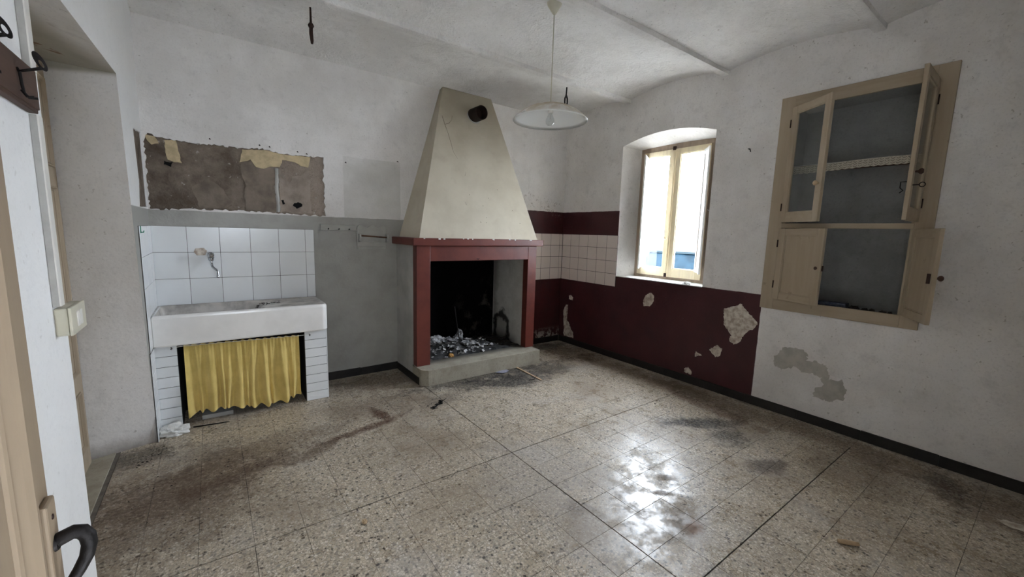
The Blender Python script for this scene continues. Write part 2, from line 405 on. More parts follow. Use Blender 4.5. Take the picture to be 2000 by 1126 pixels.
# ------------------------------------------------------------------ mesh helpers
class MB:
    def __init__(s): s.v = []; s.f = []
    def quad(s, *p):
        i = len(s.v); s.v += [tuple(q) for q in p]; s.f.append(tuple(range(i, i+len(p)))); return s
    def box(s, a, b):
        (x0, y0, z0), (x1, y1, z1) = a, b; i = len(s.v)
        s.v += [(x0,y0,z0),(x1,y0,z0),(x1,y1,z0),(x0,y1,z0),(x0,y0,z1),(x1,y0,z1),(x1,y1,z1),(x0,y1,z1)]
        s.f += [tuple(i+k for k in q) for q in ((0,3,2,1),(4,5,6,7),(0,1,5,4),(1,2,6,5),(2,3,7,6),(3,0,4,7))]; return s
    def hexa(s, p):   # 8 points ordered like box
        i = len(s.v); s.v += [tuple(q) for q in p]
        s.f += [tuple(i+k for k in q) for q in ((0,3,2,1),(4,5,6,7),(0,1,5,4),(1,2,6,5),(2,3,7,6),(3,0,4,7))]; return s
    def prism(s, poly, to3, d0, d1):   # polygon (u,v) extruded from depth d0 to d1
        n = len(poly); i = len(s.v)
        s.v += [tuple(to3(u, v, d0)) for u, v in poly] + [tuple(to3(u, v, d1)) for u, v in poly]
        s.f += [tuple(range(i, i+n))[::-1], tuple(range(i+n, i+2*n))]
        s.f += [(i+k, i+(k+1) % n, i+n+(k+1) % n, i+n+k) for k in range(n)]; return s
    def tube(s, path, rad, n=10, cap=True):
        path = [Vector(p) for p in path]; m = len(path)
        rads = rad if isinstance(rad, (list, tuple)) else [rad]*m
        i0 = len(s.v); up = None
        for k, p in enumerate(path):
            t = (path[min(k+1, m-1)] - path[max(k-1, 0)]).normalized()
            if up is None: up = t.orthogonal().normalized()
            up = (up - t*up.dot(t)).normalized(); b = t.cross(up)
            for j in range(n):
                a = 2*math.pi*j/n; s.v.append(tuple(p + (up*math.cos(a) + b*math.sin(a))*rads[k]))
        for k in range(m-1):
            for j in range(n):
                s.f.append((i0+k*n+j, i0+k*n+(j+1) % n, i0+(k+1)*n+(j+1) % n, i0+(k+1)*n+j))
        if cap:
            s.f.append(tuple(i0+j for j in range(n))[::-1]); s.f.append(tuple(i0+(m-1)*n+j for j in range(n)))
        return s
    def lathe(s, prof, c=(0, 0, 0), n=32, axis=2):
        i0 = len(s.v)
        for r, h in prof:
            for j in range(n):
                a = 2*math.pi*j/n; q = [r*math.cos(a), r*math.sin(a), h]
                if axis == 1: q = [q[0], q[2], q[1]]
                if axis == 0: q = [q[2], q[0], q[1]]
                s.v.append((c[0]+q[0], c[1]+q[1], c[2]+q[2]))
        for k in range(len(prof)-1):
            for j in range(n):
                s.f.append((i0+k*n+j, i0+k*n+(j+1) % n, i0+(k+1)*n+(j+1) % n, i0+(k+1)*n+j))
        return s
    def grid(s, fn, nu, nv):
        i0 = len(s.v)
        for a in range(nu+1):
            for b in range(nv+1): s.v.append(tuple(fn(a/nu, b/nv)))
        for a in range(nu):
            for b in range(nv):
                q = i0+a*(nv+1)+b; s.f.append((q, q+nv+1, q+nv+2, q+1))
        return s
    def mesh(s, name, smooth=False, bevel=0, seg=2):
        me = bpy.data.meshes.new(name); me.from_pydata(s.v, [], s.f)
        bm = bmesh.new(); bm.from_mesh(me)
        if bevel:
            bmesh.ops.remove_doubles(bm, verts=bm.verts, dist=1e-6)
        bmesh.ops.recalc_face_normals(bm, faces=bm.faces)
        if bevel: bmesh.ops.bevel(bm, geom=[e for e in bm.edges if len(e.link_faces) == 2 and e.calc_face_angle(0) > .3], offset=bevel, segments=seg, affect='EDGES', profile=.5, clamp_overlap=True)
        bm.to_mesh(me); bm.free()
        if smooth:
            for p in me.polygons: p.use_smooth = True
            if smooth == 2:
                me.set_sharp_from_angle(angle=R(35))
        return me

def tag(o, label=None, cat=None, group=None, kind=None):
    for k, v in (('label', label), ('category', cat), ('group', group), ('kind', kind)):
        if v: o[k] = v
    return o
def link(name, me, mat, parent=None, loc=None):
    o = bpy.data.objects.new(name, me); COL.objects.link(o)
    if mat is not None and me is not None and len(me.materials) == 0: me.materials.append(MAT[mat])
    if parent: o.parent = parent
    if loc: o.location = loc
    return o
def part(name, mb, mat, parent=None, bevel=0, smooth=False, seg=2, loc=None):
    return link(name, mb.mesh(name, smooth, bevel, seg), mat, parent, loc)
def box(name, a, b, mat, parent=None, bevel=.002): return part(name, MB().box(a, b), mat, parent, bevel)
def empty(name, loc=(0, 0, 0), rz=0, parent=None):
    o = bpy.data.objects.new(name, None); COL.objects.link(o); o.location = loc; o.rotation_euler = (0, 0, rz); o.empty_display_size = .1
    if parent: o.parent = parent
    return o

def ragged(poly, step=.018, amp=.005):
    out = []
    n = len(poly)
    for k in range(n):
        a, b = poly[k], poly[(k+1) % n]; L = math.hypot(b[0]-a[0], b[1]-a[1]); m = max(1, int(L/step))
        for j in range(m):
            t = j/m; q = (a[0]+(b[0]-a[0])*t, a[1]+(b[1]-a[1])*t)
            out.append((q[0]+random.uniform(-amp, amp), q[1]+random.uniform(-amp, amp)))
    return out
def inside(p, poly):
    c = False; n = len(poly); j = n-1
    for i in range(n):
        if (poly[i][1] > p[1]) != (poly[j][1] > p[1]) and p[0] < (poly[j][0]-poly[i][0])*(p[1]-poly[i][1])/(poly[j][1]-poly[i][1])+poly[i][0]: c = not c
        j = i
    return c
def tri_fill(outer, holes):
    loops = [outer]+holes; vs = []; es = []
    for lp in loops:
        i = len(vs); n = len(lp); vs += [Vector(p) for p in lp]; es += [(i+k, i+(k+1) % n) for k in range(n)]
    v, e, f, *_ = delaunay_2d_cdt(vs, es, [], 0, 1e-6)
    v = [tuple(q) for q in v]; keep = []
    for t in f:
        c = (sum(v[i][0] for i in t)/3, sum(v[i][1] for i in t)/3)
        if inside(c, outer) and not any(inside(c, h) for h in holes): keep.append(tuple(t))
    return v, keep
def sheet(mb, outer, holes, to3, d=0):
    v, f = tri_fill(outer, holes); i = len(mb.v)
    mb.v += [tuple(to3(a, b, d)) for a, b in v]; mb.f += [tuple(i+k for k in t) for t in f]
def rim(mb, loop, to3, d0, d1, loop2=None):
    l2 = loop2 or loop; n = len(loop)
    for k in range(n):
        a, b, c, d = loop[k], loop[(k+1) % n], l2[(k+1) % n], l2[k]
        mb.quad(to3(*a, d0), to3(*b, d0), to3(*c, d1), to3(*d, d1))
TB = lambda u, v, d=0: (u, YB+d, v)     # back wall: u=x, v=z, depth behind
TR = lambda u, v, d=0: (XR+d, u, v)     # right wall: u=y
TL = lambda u, v, d=0: (XL-d, u, v)     # left wall: u=y
rect = lambda u0, u1, v0, v1: [(u0, v0), (u1, v0), (u1, v1), (u0, v1)]

# ================================================================== SETTING
# ---- floor: terrazzo tiles laid one by one
PX, PY, X0, Y0, TH = .205, .2095, 1.515, 2.010, .012
floor = tag(box('floor', (-.56, YF-.02, -.10), (XR+.02, YB+.02, -.0035), 'joint', None, 0), 'speckled beige terrazzo tile floor stained with soot and rust', kind='structure')
tme = MB().box((-PX/2+.0007, -PY/2+.0007, -TH), (PX/2-.0007, PY/2-.0007, 0)).mesh('floor_tile', False, .0006, 1)
def cam_area(cx, cy):
    pts = []
    for dx, dy in ((-.5, -.5), (.5, -.5), (.5, .5), (-.5, .5)):
        p = Vector((cx+dx*PX, cy+dy*PY, 0))-Vector((0, 0, 1.43)); z = p.dot(fw)
        if z < .15: return 0
        pts.append((1000+FPX*p.dot(rt2)/z, 563+FPX*p.dot(dn2)/z))
    mxv = sum(q[0] for q in pts)/4; myv = sum(q[1] for q in pts)/4
    if not (-40 < mxv < 2040 and -40 < myv < 1180): return 0
    return abs(sum(pts[k][0]*pts[(k+1) % 4][1]-pts[(k+1) % 4][0]*pts[k][1] for k in range(4)))/2
cells = []
for i in range(-11, 12):
    for j in range(-11, 11):
        cx, cy = X0+(i+.5)*PX, Y0+(j+.5)*PY
        if cx-PX/2 < -.56 or cx-PX/2 > XR-.02 or cy-PY/2 > YB-.02 or cy+PY/2 < YF+.01: continue
        if cx < XL-.02 and not (1.70 < cy < 3.50): continue
        if 1.5 < cx < 2.8 and cy > 3.65: continue
        if -.3 < cx < .7 and cy > 3.95: continue
        cells.append((cam_area(cx, cy), cx, cy))
cells.sort(reverse=True)
rest = MB(); n_t = 0
for a, cx, cy in cells:
    x0, x1 = max(cx-PX/2, -.55)+.0007, min(cx+PX/2, XR)-.0007
    y0, y1 = max(cy-PY/2, YF)+.0007, min(cy+PY/2, YB)-.0007
    whole = x1-x0 > PX-.002 and y1-y0 > PY-.002
    if n_t < 300 and a > 60:
        dz = random.uniform(-.0006, .0004)
        if whole:
            gi, gj = round((cx-X0)/PX-.5), round((cy-Y0)/PY-.5)
            sx = .0011*((gi == 0)-(gi == -1)); sy = .0011*((gj in (0, -6))-(gj in (-1, -7)))
            o = link('floor_tile', tme, 'terr', floor, (cx+sx+random.uniform(-.0004, .0004), cy+sy+random.uniform(-.0004, .0004), dz))
            o.scale = (1-abs(sx)*2/PX, 1-abs(sy)*2/PY, 1)
        else: o = part('floor_tile', MB().box((x0, y0, -TH), (x1, y1, 0)), 'terr', floor, .0006, seg=1)
        n_t += 1
    else: rest.box((x0, y0, -TH), (x1, y1, 0))
tag(part('floor_tile_remainder', rest, 'terr', floor), kind='stuff')

# ---- back wall
bare = ragged([(-.328, 2.059), (-.287, 2.05), (-.224, 2.038), (-.153, 2.037), (-.054, 2.033), (.059, 2.035), (.239, 2.034), (.388, 2.052), (.503, 2.03), (.733, 2.035), (.835, 2.051), (.835, 1.942), (.829, 1.848), (.839, 1.769), (.835, 1.531), (.654, 1.536), (.454, 1.539), (.225, 1.546), (.032, 1.545), (-.139, 1.537), (-.352, 1.526), (-.354, 1.669), (-.352, 1.842), (-.350, 2.0)], .016, .008)
bare = [(max(u, -.356), v) for u, v in bare]
fb_hole = rect(1.56, 2.80, .10, 1.20)
mb = MB(); sheet(mb, rect(XL-.02, XR+.02, -.02, 3.02), [bare, fb_hole], TB)
rim(mb, bare, TB, 0, .014); rim(mb, fb_hole, TB, 0, .03)
wall_back = tag(part('wall_back', mb, 'back'), 'whitewashed back wall with grey dado and maroon paint beside the fireplace', kind='structure')
mb = MB(); sheet(mb, [(u, v) for u, v in bare], [], TB, .014); part('bare_render_patch', mb, 'bare', wall_back)
for pl in ([(-.237, 2.03), (-.171, 2.037), (-.166, 1.986), (-.15, 1.877), (-.19, 1.878), (-.229, 1.89), (-.237, 1.965)],
           [(.238, 2.028), (.388, 2.045), (.503, 2.028), (.733, 2.030), (.711, 1.941), (.657, 1.948), (.61, 1.975), (.518, 1.98), (.499, 1.92), (.431, 1.916), (.381, 1.894), (.327, 1.898), (.292, 1.954), (.218, 1.927)],
           [(-.345, 2.055), (-.29, 2.045), (-.27, 2.0), (-.31, 1.985), (-.335, 2.01)]):
    q = ragged(pl, .02, .004); mb = MB(); sheet(mb, q, [], TB, .006); rim(mb, q, TB, .006, .015); part('cream_plaster_remnant', mb, 'cream', wall_back)
for pl, mt, dd in (([(.225, 1.925), (.30, 1.95), (.38, 1.90), (.452, 1.92), (.455, 1.55), (.24, 1.55), (.235, 1.66), (.245, 1.75), (.222, 1.85)], 'bare2', .009),
                   ([(.487, 1.92), (.53, 1.84), (.57, 1.80), (.60, 1.86), (.66, 1.87), (.70, 1.93), (.725, 1.86), (.72, 1.72), (.735, 1.55), (.487, 1.55)], 'bare3', .009),
                   ([(-.10, 1.70), (.0, 1.78), (.08, 1.72), (.15, 1.60), (.10, 1.552), (-.06, 1.552)], 'bare2', .0115)):
    q = ragged(pl, .022, .007); mb = MB(); sheet(mb, q, [], TB, dd); rim(mb, q, TB, dd, .015); part('second_coat_remnant', mb, mt, wall_back)
# plaster ridge, chase and knocked hole inside the bare patch
part('render_ridge', MB().grid(lambda a, b: (.455+.03*a+.004*math.sin(b*9), YB+.014-.007*math.sin(math.pi*a), 1.55+b*.36), 6, 20), 'greypale', wall_back, smooth=True)
q = ragged([(.585, 1.624), (.621, 1.639), (.657, 1.629), (.656, 1.606), (.613, 1.586), (.584, 1.607)], .012, .003); mb = MB(); mb.prism(q, TB, .0080, .0145); part('knocked_hole', mb, 'black', wall_back)
q = ragged([(.49, 1.65), (.515, 1.655), (.52, 1.62), (.505, 1.615)], .012, .004); mb = MB(); mb.prism(q, TB, .0080, .0145); part('knocked_hole', mb, 'black', wall_back)
q = ragged([(-.25, 1.88), (-.20, 1.875), (-.215, 1.845), (-.25, 1.855)], .012, .004); mb = MB(); mb.prism(q, TB, .0080, .0145); part('knocked_hole', mb, 'black', wall_back)

def tiles(name, us, vs, to3, mat, parent, gap=.0012, th=.007, jit=.0006, bev=.0012):
    for a in range(len(us)-1):
        for b in range(len(vs)-1):
            if abs(us[a+1]-us[a]) < .006: continue
            j = random.uniform(-jit, jit)
            u0, u1 = sorted((us[a], us[a+1])); v0, v1 = sorted((vs[b], vs[b+1]))
            mbt = MB(); P = [to3(u, v, d) for d in (.001, -th+j) for u, v in ((u0+gap, v0+gap), (u1-gap, v0+gap), (u1-gap, v1-gap), (u0+gap, v1-gap))]
            mbt.hexa(P); part(name, mbt, mat, parent, bev, seg=1)
def grout(parent, u0, u1, v0, v1, to3, th=.0045):
    mbt = MB(); P = [to3(u, v, d) for d in (.001, -th) for u, v in ((u0, v0), (u1, v0), (u1, v1), (u0, v1))]; mbt.hexa(P); part('grout_bed', mbt, 'grout', parent)
cols = [-.357, -.153, .051, .256, .460, .665, .735]; rows = [.60, .81, 1.011, 1.212, 1.408]
tiles('wall_tile', cols, rows, TB, 'tile', wall_back); grout(wall_back, -.358, .735, .60, 1.408, TB)
cols = [XR-.0078-.15*k for k in range(0, 6)]; cols = [XR-.008, XR-.060, XR-.212, XR-.369, XR-.52, XR-.67, XR-.80]
prow = [.845, .992, 1.140, 1.287, 1.434]
tiles('small_wall_tile', cols, prow, TB, 'tile_pink', wall_back, gap=.0020, th=.006); grout(wall_back, XR-.80, XR-.005, .845, 1.434, TB)
# grey filler over a plugged pipe
q = [(-.118, 1.215), (-.105, 1.243), (-.055, 1.247), (-.035, 1.225), (-.045, 1.192), (-.10, 1.188)]
mb = MB(); mb.prism(ragged(q, .03, .002), TB, 0, -.0095); part('filler_patch', mb, 'peel', wall_back)

# ---- right wall with window opening and cupboard niche
WY0, WY1, WZ0 = 2.041, 3.090, .973
arch = []
NA = 16
for k in range(NA+1):
    t = k/NA; yv = WY1+(WY0-WY1)*t; arch.append((yv, 2.411+.084*(1-(2*t-1)**2)))
wfront = [(WY1, WZ0)] + arch + [(WY0, WZ0)]
FY0, FY1, FZ1 = 2.155, 3.015, 2.395
wback = [(FY1, WZ0)] + [(FY1+(FY0-FY1)*k/NA, FZ1+.012*(1-(2*k/NA-1)**2)) for k in range(NA+1)] + [(FY0, WZ0)]
NY0, NY1, NZ0, NZ1 = .625, 1.43, .935, 2.475
niche = rect(NY0, NY1, NZ0, NZ1)
PEEL = {
 'big': [(1.821, .799), (1.747, .827), (1.667, .868), (1.632, .83), (1.598, .793), (1.565, .766), (1.52, .723), (1.544, .663), (1.583, .644), (1.619, .603), (1.652, .518), (1.703, .49), (1.749, .518), (1.732, .567), (1.781, .624), (1.806, .653)],
 'oval': [(2.646, .82), (2.587, .842), (2.554, .807), (2.563, .74), (2.604, .694), (2.68, .682), (2.693, .72), (2.674, .79)],
 'small': [(1.919, .39), (1.843, .449), (1.795, .426), (1.811, .352), (1.854, .329)], 'sliver': [(2.048, .338), (1.981, .312), (2.055, .282)],
 'low': [(2.145, .138), (2.108, .161), (2.066, .123), (2.075, .09), (2.153, .095)],
 'c1': [(3.838, .636), (3.791, .647), (3.754, .622), (3.764, .587), (3.835, .585)],
 'c2': [(3.878, .51), (3.841, .508), (3.846, .395), (3.852, .308), (3.801, .266), (3.773, .203), (3.723, .163), (3.716, .09), (3.786, .085), (3.897, .085), (3.908, .12), (3.906, .193), (3.92, .295), (3.928, .416), (3.911, .462)],
 'grey': [(1.37, .459), (1.307, .559), (1.18, .58), (1.135, .552), (1.132, .493), (1.081, .507), (1.008, .488), (.977, .42), (.981, .38), (.9, .406), (.864, .342), (.87, .264), (.955, .214), (1.067, .223), (1.058, .296), (1.007, .333), (1.028, .385), (1.086, .407), (1.159, .385), (1.205, .422), (1.306, .372), (1.353, .39)]}
PEEL = {k: ragged(v, .012, .005 if k != 'grey' else .009) for k, v in PEEL.items()}
mb = MB(); sheet(mb, rect(YF-.02, YB+.02, -.02, 3.02), [wfront, niche]+list(PEEL.values()), TR)
WD = .24
rim(mb, wfront, TR, 0, WD, wback)
rim(mb, wback, TR, WD, .42)
for k, v in PEEL.items(): rim(mb, v, TR, 0, .0025)
wall_right = tag(part('wall_right', mb, 'right'), 'whitewashed window wall with flaking maroon dado and grey patches', kind='structure')
for k, v in PEEL.items():
    mb = MB(); sheet(mb, v, [], TR, .0025); part('peeled_patch', mb, 'damp' if k == 'grey' else 'peel', wall_right)
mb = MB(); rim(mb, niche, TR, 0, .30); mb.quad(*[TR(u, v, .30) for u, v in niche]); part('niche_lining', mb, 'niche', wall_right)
mb = MB(); sheet(mb, rect(YF-.4, YB+.4, -.5, 3.4), [wback], TR, .42); part('outer_face', mb, 'ext', wall_right)
cols = [YB-.0075]+[YB-.150*k-.008 for k in range(1, 6)]+[3.082]
tiles('small_wall_tile', cols, prow, TR, 'tile_pink', wall_right, gap=.0020, th=.006); grout(wall_right, 3.082, YB-.005, .845, 1.434, TR)

# ---- left wall with the deep doorway recess
OPEN = [(1.735, 0), (1.735, 2.135), (3.13, 2.212), (3.41, 0)]
lp = ragged([(3.60, 2.02), (3.985, 2.055), (3.988, 1.54), (3.58, 1.53), (3.66, 1.7)], .02, .005)
mb = MB(); sheet(mb, [(YF-.02, -.02), (1.735, -.02), (1.735, 2.135), (3.13, 2.212), (3.41, -.02), (YB+.02, -.02), (YB+.02, 3.02), (YF-.02, 3.02)], [lp], TL)
rim(mb, lp, TL, 0, .008)
wall_left = tag(part('wall_left', mb, 'left'), 'bright white left wall around a deep doorway recess', kind='structure')
mb = MB(); sheet(mb, lp, [], TL, .008); part('bare_render_patch', mb, 'bare', wall_left)
XD = -.655
mb = MB()
def bil(p00, p10, p11, p01, nu=10, nv=14):
    P = [Vector(p) for p in (p00, p10, p11, p01)]
    mb.grid(lambda u, v: P[0]*(1-u)*(1-v)+P[1]*u*(1-v)+P[2]*u*v+P[3]*(1-u)*v, nu, nv)
bil((XL, 3.41, -.02), (XD-.1, 3.305, -.02), (XD-.1, 3.30, 2.26), (XL, 3.13, 2.212))
bil((XL, 1.735, 2.135), (XL, 3.13, 2.212), (XD-.1, 3.30, 2.26), (XD-.1, 1.735, 2.26))
bil((XL, 1.735, -.02), (XL, 1.735, 2.135), (XD-.1, 1.735, 2.26), (XD-.1, 1.735, -.02))
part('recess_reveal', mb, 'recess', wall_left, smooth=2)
box('recess_threshold', (XD-.24, 1.60, -.05), (-.556, 3.42, .004), 'stone', wall_left, .003)
box('threshold_strip', (-.557, 1.735, -.05), (-.536, 3.40, -.001), 'strip', wall_left, .001)
rows_l = [.0, .074, .148, .222, .296, .370, .444, .518, .592]
tiles('wall_tile', [3.40, 3.60, 3.80, 3.993], [.60, .81, 1.011, 1.212, 1.408], TL, 'tile', wall_left); grout(wall_left, 3.40, 3.993, .60, 1.408, TL)
tiles('edge_tile', [3.385, 3.585], rows_l, TL, 'tile', wall_left); grout(wall_left, 3.385, 3.585, 0, .60, TL)

# ---- wall behind the camera, with the doorway the photographer stands in
mb = MB(); sheet(mb, [(XL-.02, -.02), (-.20, -.02), (-.20, 2.15), (.70, 2.15), (.70, -.02), (XR+.02, -.02), (XR+.02, 3.02), (XL-.02, 3.02)], [], lambda u, v, d=0: (u, YF, v))
for a, b in (((-.20, 0), (-.20, 2.15)), ((-.20, 2.15), (.70, 2.15)), ((.70, 2.15), (.70, 0))): mb.quad((a[0], YF, a[1]), (b[0], YF, b[1]), (b[0], YF-.35, b[1]), (a[0], YF-.35, a[1]))
tag(part('wall_front', mb, 'front'), 'plain white wall holding the entrance doorway', kind='structure')
mb = MB(); mb.box((-.9, -2.0, -.1), (1.6, YF-.34, -.002)); hf = tag(part('floor_entrance', mb, 'stone'), 'plain stone floor of the entrance passage', kind='structure')
mb = MB()
mb.quad((-.9, YF-.35, 0), (-.9, -2.0, 0), (-.9, -2.0, 2.6), (-.9, YF-.35, 2.6)); mb.quad((1.6, YF-.35, 0), (1.6, -2.0, 0), (1.6, -2.0, 2.6), (1.6, YF-.35, 2.6))
mb.quad((-.9, YF-.35, 2.6), (1.6, YF-.35, 2.6), (1.6, -2.0, 2.6), (-.9, -2.0, 2.6))
mb.quad((-.9, YF-.351, 0), (-.2, YF-.351, 0), (-.2, YF-.351, 2.6), (-.9, YF-.351, 2.6)); mb.quad((.7, YF-.351, 0), (1.6, YF-.351, 0), (1.6, YF-.351, 2.6), (.7, YF-.351, 2.6)); mb.quad((-.2, YF-.351, 2.15), (.7, YF-.351, 2.15), (.7, YF-.351, 2.6), (-.2, YF-.351, 2.6))
# end wall of the passage with an unseen opening added to let in fill light
sheet(mb, rect(-.9, 1.6, 0, 2.6), [rect(.10, .10+FILL_W, 1.55, 1.55+FILL_H)], lambda u, v, d=0: (u, -2.0, v))
tag(part('wall_passage', mb, 'front'), 'white walls of the entrance passage', kind='structure')

# ---- ceiling: shallow brick vaults between plastered beams
BEAMS = [3.055, 2.008, .960, -.088]; BW = .034
mb = MB()
def bay(ya, yb, za, zb, rise):
    mb.grid(lambda a, b: (XL-.03+(XR-XL+.06)*a, ya+(yb-ya)*b, za+(zb-za)*b+rise*(1-(2*b-1)**2)*(1.0+.06*math.sin(a*9+ya))), 24, 18)
bay(YB+.01, BEAMS[0]+BW, 2.848, ZS+.036, .052)
for k in range(3): bay(BEAMS[k]-BW, BEAMS[k+1]+BW, ZS+.036, ZS+.036, .058)
ceiling = tag(part('ceiling', mb, 'ceil', smooth=True), 'whitewashed shallow vaulted ceiling crossed by narrow beams', kind='structure')
mb = MB(); mb.quad((XL-.3, YF-.4, 3.03), (XR+.45, YF-.4, 3.03), (XR+.45, YB+.4, 3.03), (XL-.3, YB+.4, 3.03)); part('upper_slab', mb, 'ceil', ceiling)
mb = MB(); mb.box((XD-.2, YF-.1, -.3), (XD-.16, YB+.2, 3.03)); part('outer_face', mb, 'ext', wall_left)
mb = MB(); mb.box((XL-.3, YB+.32, -.3), (XR+.45, YB+.34, 3.03)); part('outer_face', mb, 'ext', wall_back)
for yb in BEAMS[:3]:
    mb = MB(); n = 40
    for k in range(n):
        pass
    def fb(a, b, yb=yb):
        x = XL-.02+(XR-XL+.04)*a; w = .0025*math.sin(a*17+yb*5)+.0015*math.sin(a*41)
        sec = [(-BW-.004, .05), (-BW, .004), (-BW+.008, 0), (BW-.008, 0), (BW, .004), (BW+.004, .05)][round(b*5)]
        return (x, yb+sec[0]+w, ZS+sec[1]+w*.6)
    mb.grid(fb, 40, 5); part('ceiling_beam', mb, 'ceil', ceiling, smooth=2)

# ---- skirting
def skirting(name, label, segs, to3):
    root = None
    for k, (u0, u1) in enumerate(segs):
        P = [to3(u, v, d) for d in (.001, -.010-random.uniform(0, .0012)) for u, v in ((u0+.0006, 0), (u1-.0006, 0), (u1-.0006, .074+random.uniform(-.003, .003)), (u0+.0006, .074+random.uniform(-.003, .003)))]
        if root is None: root = tag(empty(name), label, kind='structure')
        part('skirting_tile', MB().hexa(P), 'skirt', root, .0015, seg=1)
seg = lambda a, b, s=.2: [(a+(b-a)*k/max(1, round((b-a)/s)), a+(b-a)*(k+1)/max(1, round((b-a)/s))) for k in range(max(1, round((b-a)/s)))]
skirting('baseboard_right', 'black skirting tiles along the window wall', seg(YF, 3.99, .4), TR)
skirting('baseboard_back', 'black skirting tiles behind the fireplace side', seg(.74, 1.49, .375)+seg(2.91, 3.74, .42), TB)

# ================================================================== FIREPLACE
FX0, FX1, FYF = 1.492, 2.898, 3.50
fp = tag(empty('fireplace', (2.2, 3.75, 0)), 'open fireplace with brick red surround and tapering cream chimney hood', 'fireplace')
off = Vector((-2.2, -3.75, 0))
def fpart(name, mb, mat, bevel=0, smooth=False, parent=None, seg=2):
    mb.v = [(x-2.2, y-3.75, z) for x, y, z in mb.v]
    return part(name, mb, mat, parent or fp, bevel, smooth, seg)
fpart('side_wall', MB().box((FX0, FYF+.02, 0), (1.60, YB+.02, 1.30)), 'greypale', .003)
fpart('side_wall', MB().box((2.80, FYF+.02, 0), (FX1, YB+.02, 1.30)), 'greypale', .003)
for nm, mt, a, b in (('post', 'red', (FX0-.001, FYF, .155), (1.628, FYF+.085, 1.29)), ('post', 'red', (2.782, FYF, .155), (FX1+.001, FYF+.085, 1.29)), ('lintel', 'red', (1.628, FYF, 1.147), (2.782, FYF+.085, 1.29))):
    fpart(nm, MB().box(a, b), mt, .004)
fpart('mantel_shelf', MB().box((1.445, 3.462, 1.292), (2.962, YB+.01, 1.362)), 'red', .007)
for k in range(14):
    xx = random.uniform(1.48, 2.95); w = random.uniform(.006, .022)
    fpart('paint_chip', MB().box((xx, 3.4605, 1.350+random.uniform(0, .006)), (xx+w, 3.466, 1.3632)), 'paper', .001)
fpart('firebox_back', MB().quad((1.56, 4.195, .1), (2.80, 4.195, .1), (2.80, 4.195, 1.35), (1.56, 4.195, 1.35)), 'firebox')
fpart('firebox_side', MB().quad((2.796, 3.583, .1), (2.796, 4.196, .1), (2.796, 4.196, 1.35), (2.796, 3.583, 1.35)), 'fireside')
fpart('firebox_side', MB().quad((1.61, 3.585, .1), (1.56, 4.196, .1), (1.56, 4.196, 1.35), (1.61, 3.585, 1.35)), 'firebox')
fpart('firebox_roof', MB().quad((1.56, 3.58, 1.20), (2.80, 3.58, 1.20), (2.80, 4.196, 1.20), (1.56, 4.196, 1.20)), 'firebox')
# hearth slab with a rounded left front corner
hl = []
rr = .075
hl += [(2.875, 3.353), (2.875, 4.19), (1.56, 4.19), (1.56, 3.60), (1.489, 3.60), (1.489, 3.353+rr)]
for k in range(1, 7):
    a = R(180+15*k); hl.append((1.489+rr+rr*math.cos(a), 3.353+rr+rr*math.sin(a)))
mb = MB(); mb.prism(hl, lambda u, v, d: (u, v, d), 0, .155); fpart('hearth_slab', mb, 'stone', .004)
hl2 = [(2.86, 3.62), (2.86, 4.19)]
# hood: four sided taper
hb = [(1.520, 3.505), (2.905, 3.505), (2.905, YB+.01), (1.520, YB+.01)]; ht = [(1.975, 3.955), (2.537, 3.955), (2.537, YB+.01), (1.975, YB+.01)]
zb, zt = 1.361, 2.90
def hood_pt(u, w):   # u across the front 0..1, w up 0..1
    a = [hb[0][k]+(hb[1][k]-hb[0][k])*u for k in (0, 1)]; b = [ht[0][k]+(ht[1][k]-ht[0][k])*u for k in (0, 1)]
    return Vector((a[0]+(b[0]-a[0])*w, a[1]+(b[1]-a[1])*w, zb+(zt-zb)*w))
mb = MB()
for k in range(4):
    a, b, c, d = hb[k], hb[(k+1) % 4], ht[(k+1) % 4], ht[k]
    def ff(u, w, a=a, b=b, c=c, d=d, k=k):
        p = [a[i]*(1-u)*(1-w)+b[i]*u*(1-w)+c[i]*u*w+d[i]*(1-u)*w for i in (0, 1)]
        if k == 0: p[1] -= .006*math.sin(u*7)*math.sin(w*5)*math.sin(math.pi*u)*math.sin(math.pi*w)
        return (p[0], p[1], zb+(zt-zb)*w)
    mb.grid(ff, 12, 16)
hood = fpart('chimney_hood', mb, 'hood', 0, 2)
hn = (hood_pt(1, 0)-hood_pt(0, 0)).cross(hood_pt(0, 1)-hood_pt(0, 0)).normalized()
if hn.y > 0: hn = -hn
# hairline cracks on the hood
def front_z(x, z):   # point on hood front face from x,z
    w = (z-zb)/(zt-zb); y = hb[0][1]+(ht[0][1]-hb[0][1])*w; return Vector((x, y, z))+hn*.001
for pts in ([(1.915, 2.56), (1.93, 2.49), (1.955, 2.40), (1.975, 2.30), (1.99, 2.21), (2.03, 2.14), (2.085, 2.06), (2.10, 2.02), (2.085, 1.98)], [(1.94, 2.48), (1.985, 2.50), (2.02, 2.54), (2.03, 2.58)], [(2.05, 1.72), (2.06, 1.69)]):
    path = [front_z(*p) for p in pts]; fpart('plaster_crack', MB().tube(path, [.0011+.0013*random.random() for _ in path], 5), 'crack')
for k in range(9):
    x_ = random.uniform(1.75, 2.7); z_ = random.uniform(1.4, 1.95); p = front_z(x_, z_); fpart('plaster_nick', MB().tube([p, p+Vector((random.uniform(-.008, .008), 0, random.uniform(.004, .012)))], .0022, 5), 'crack')
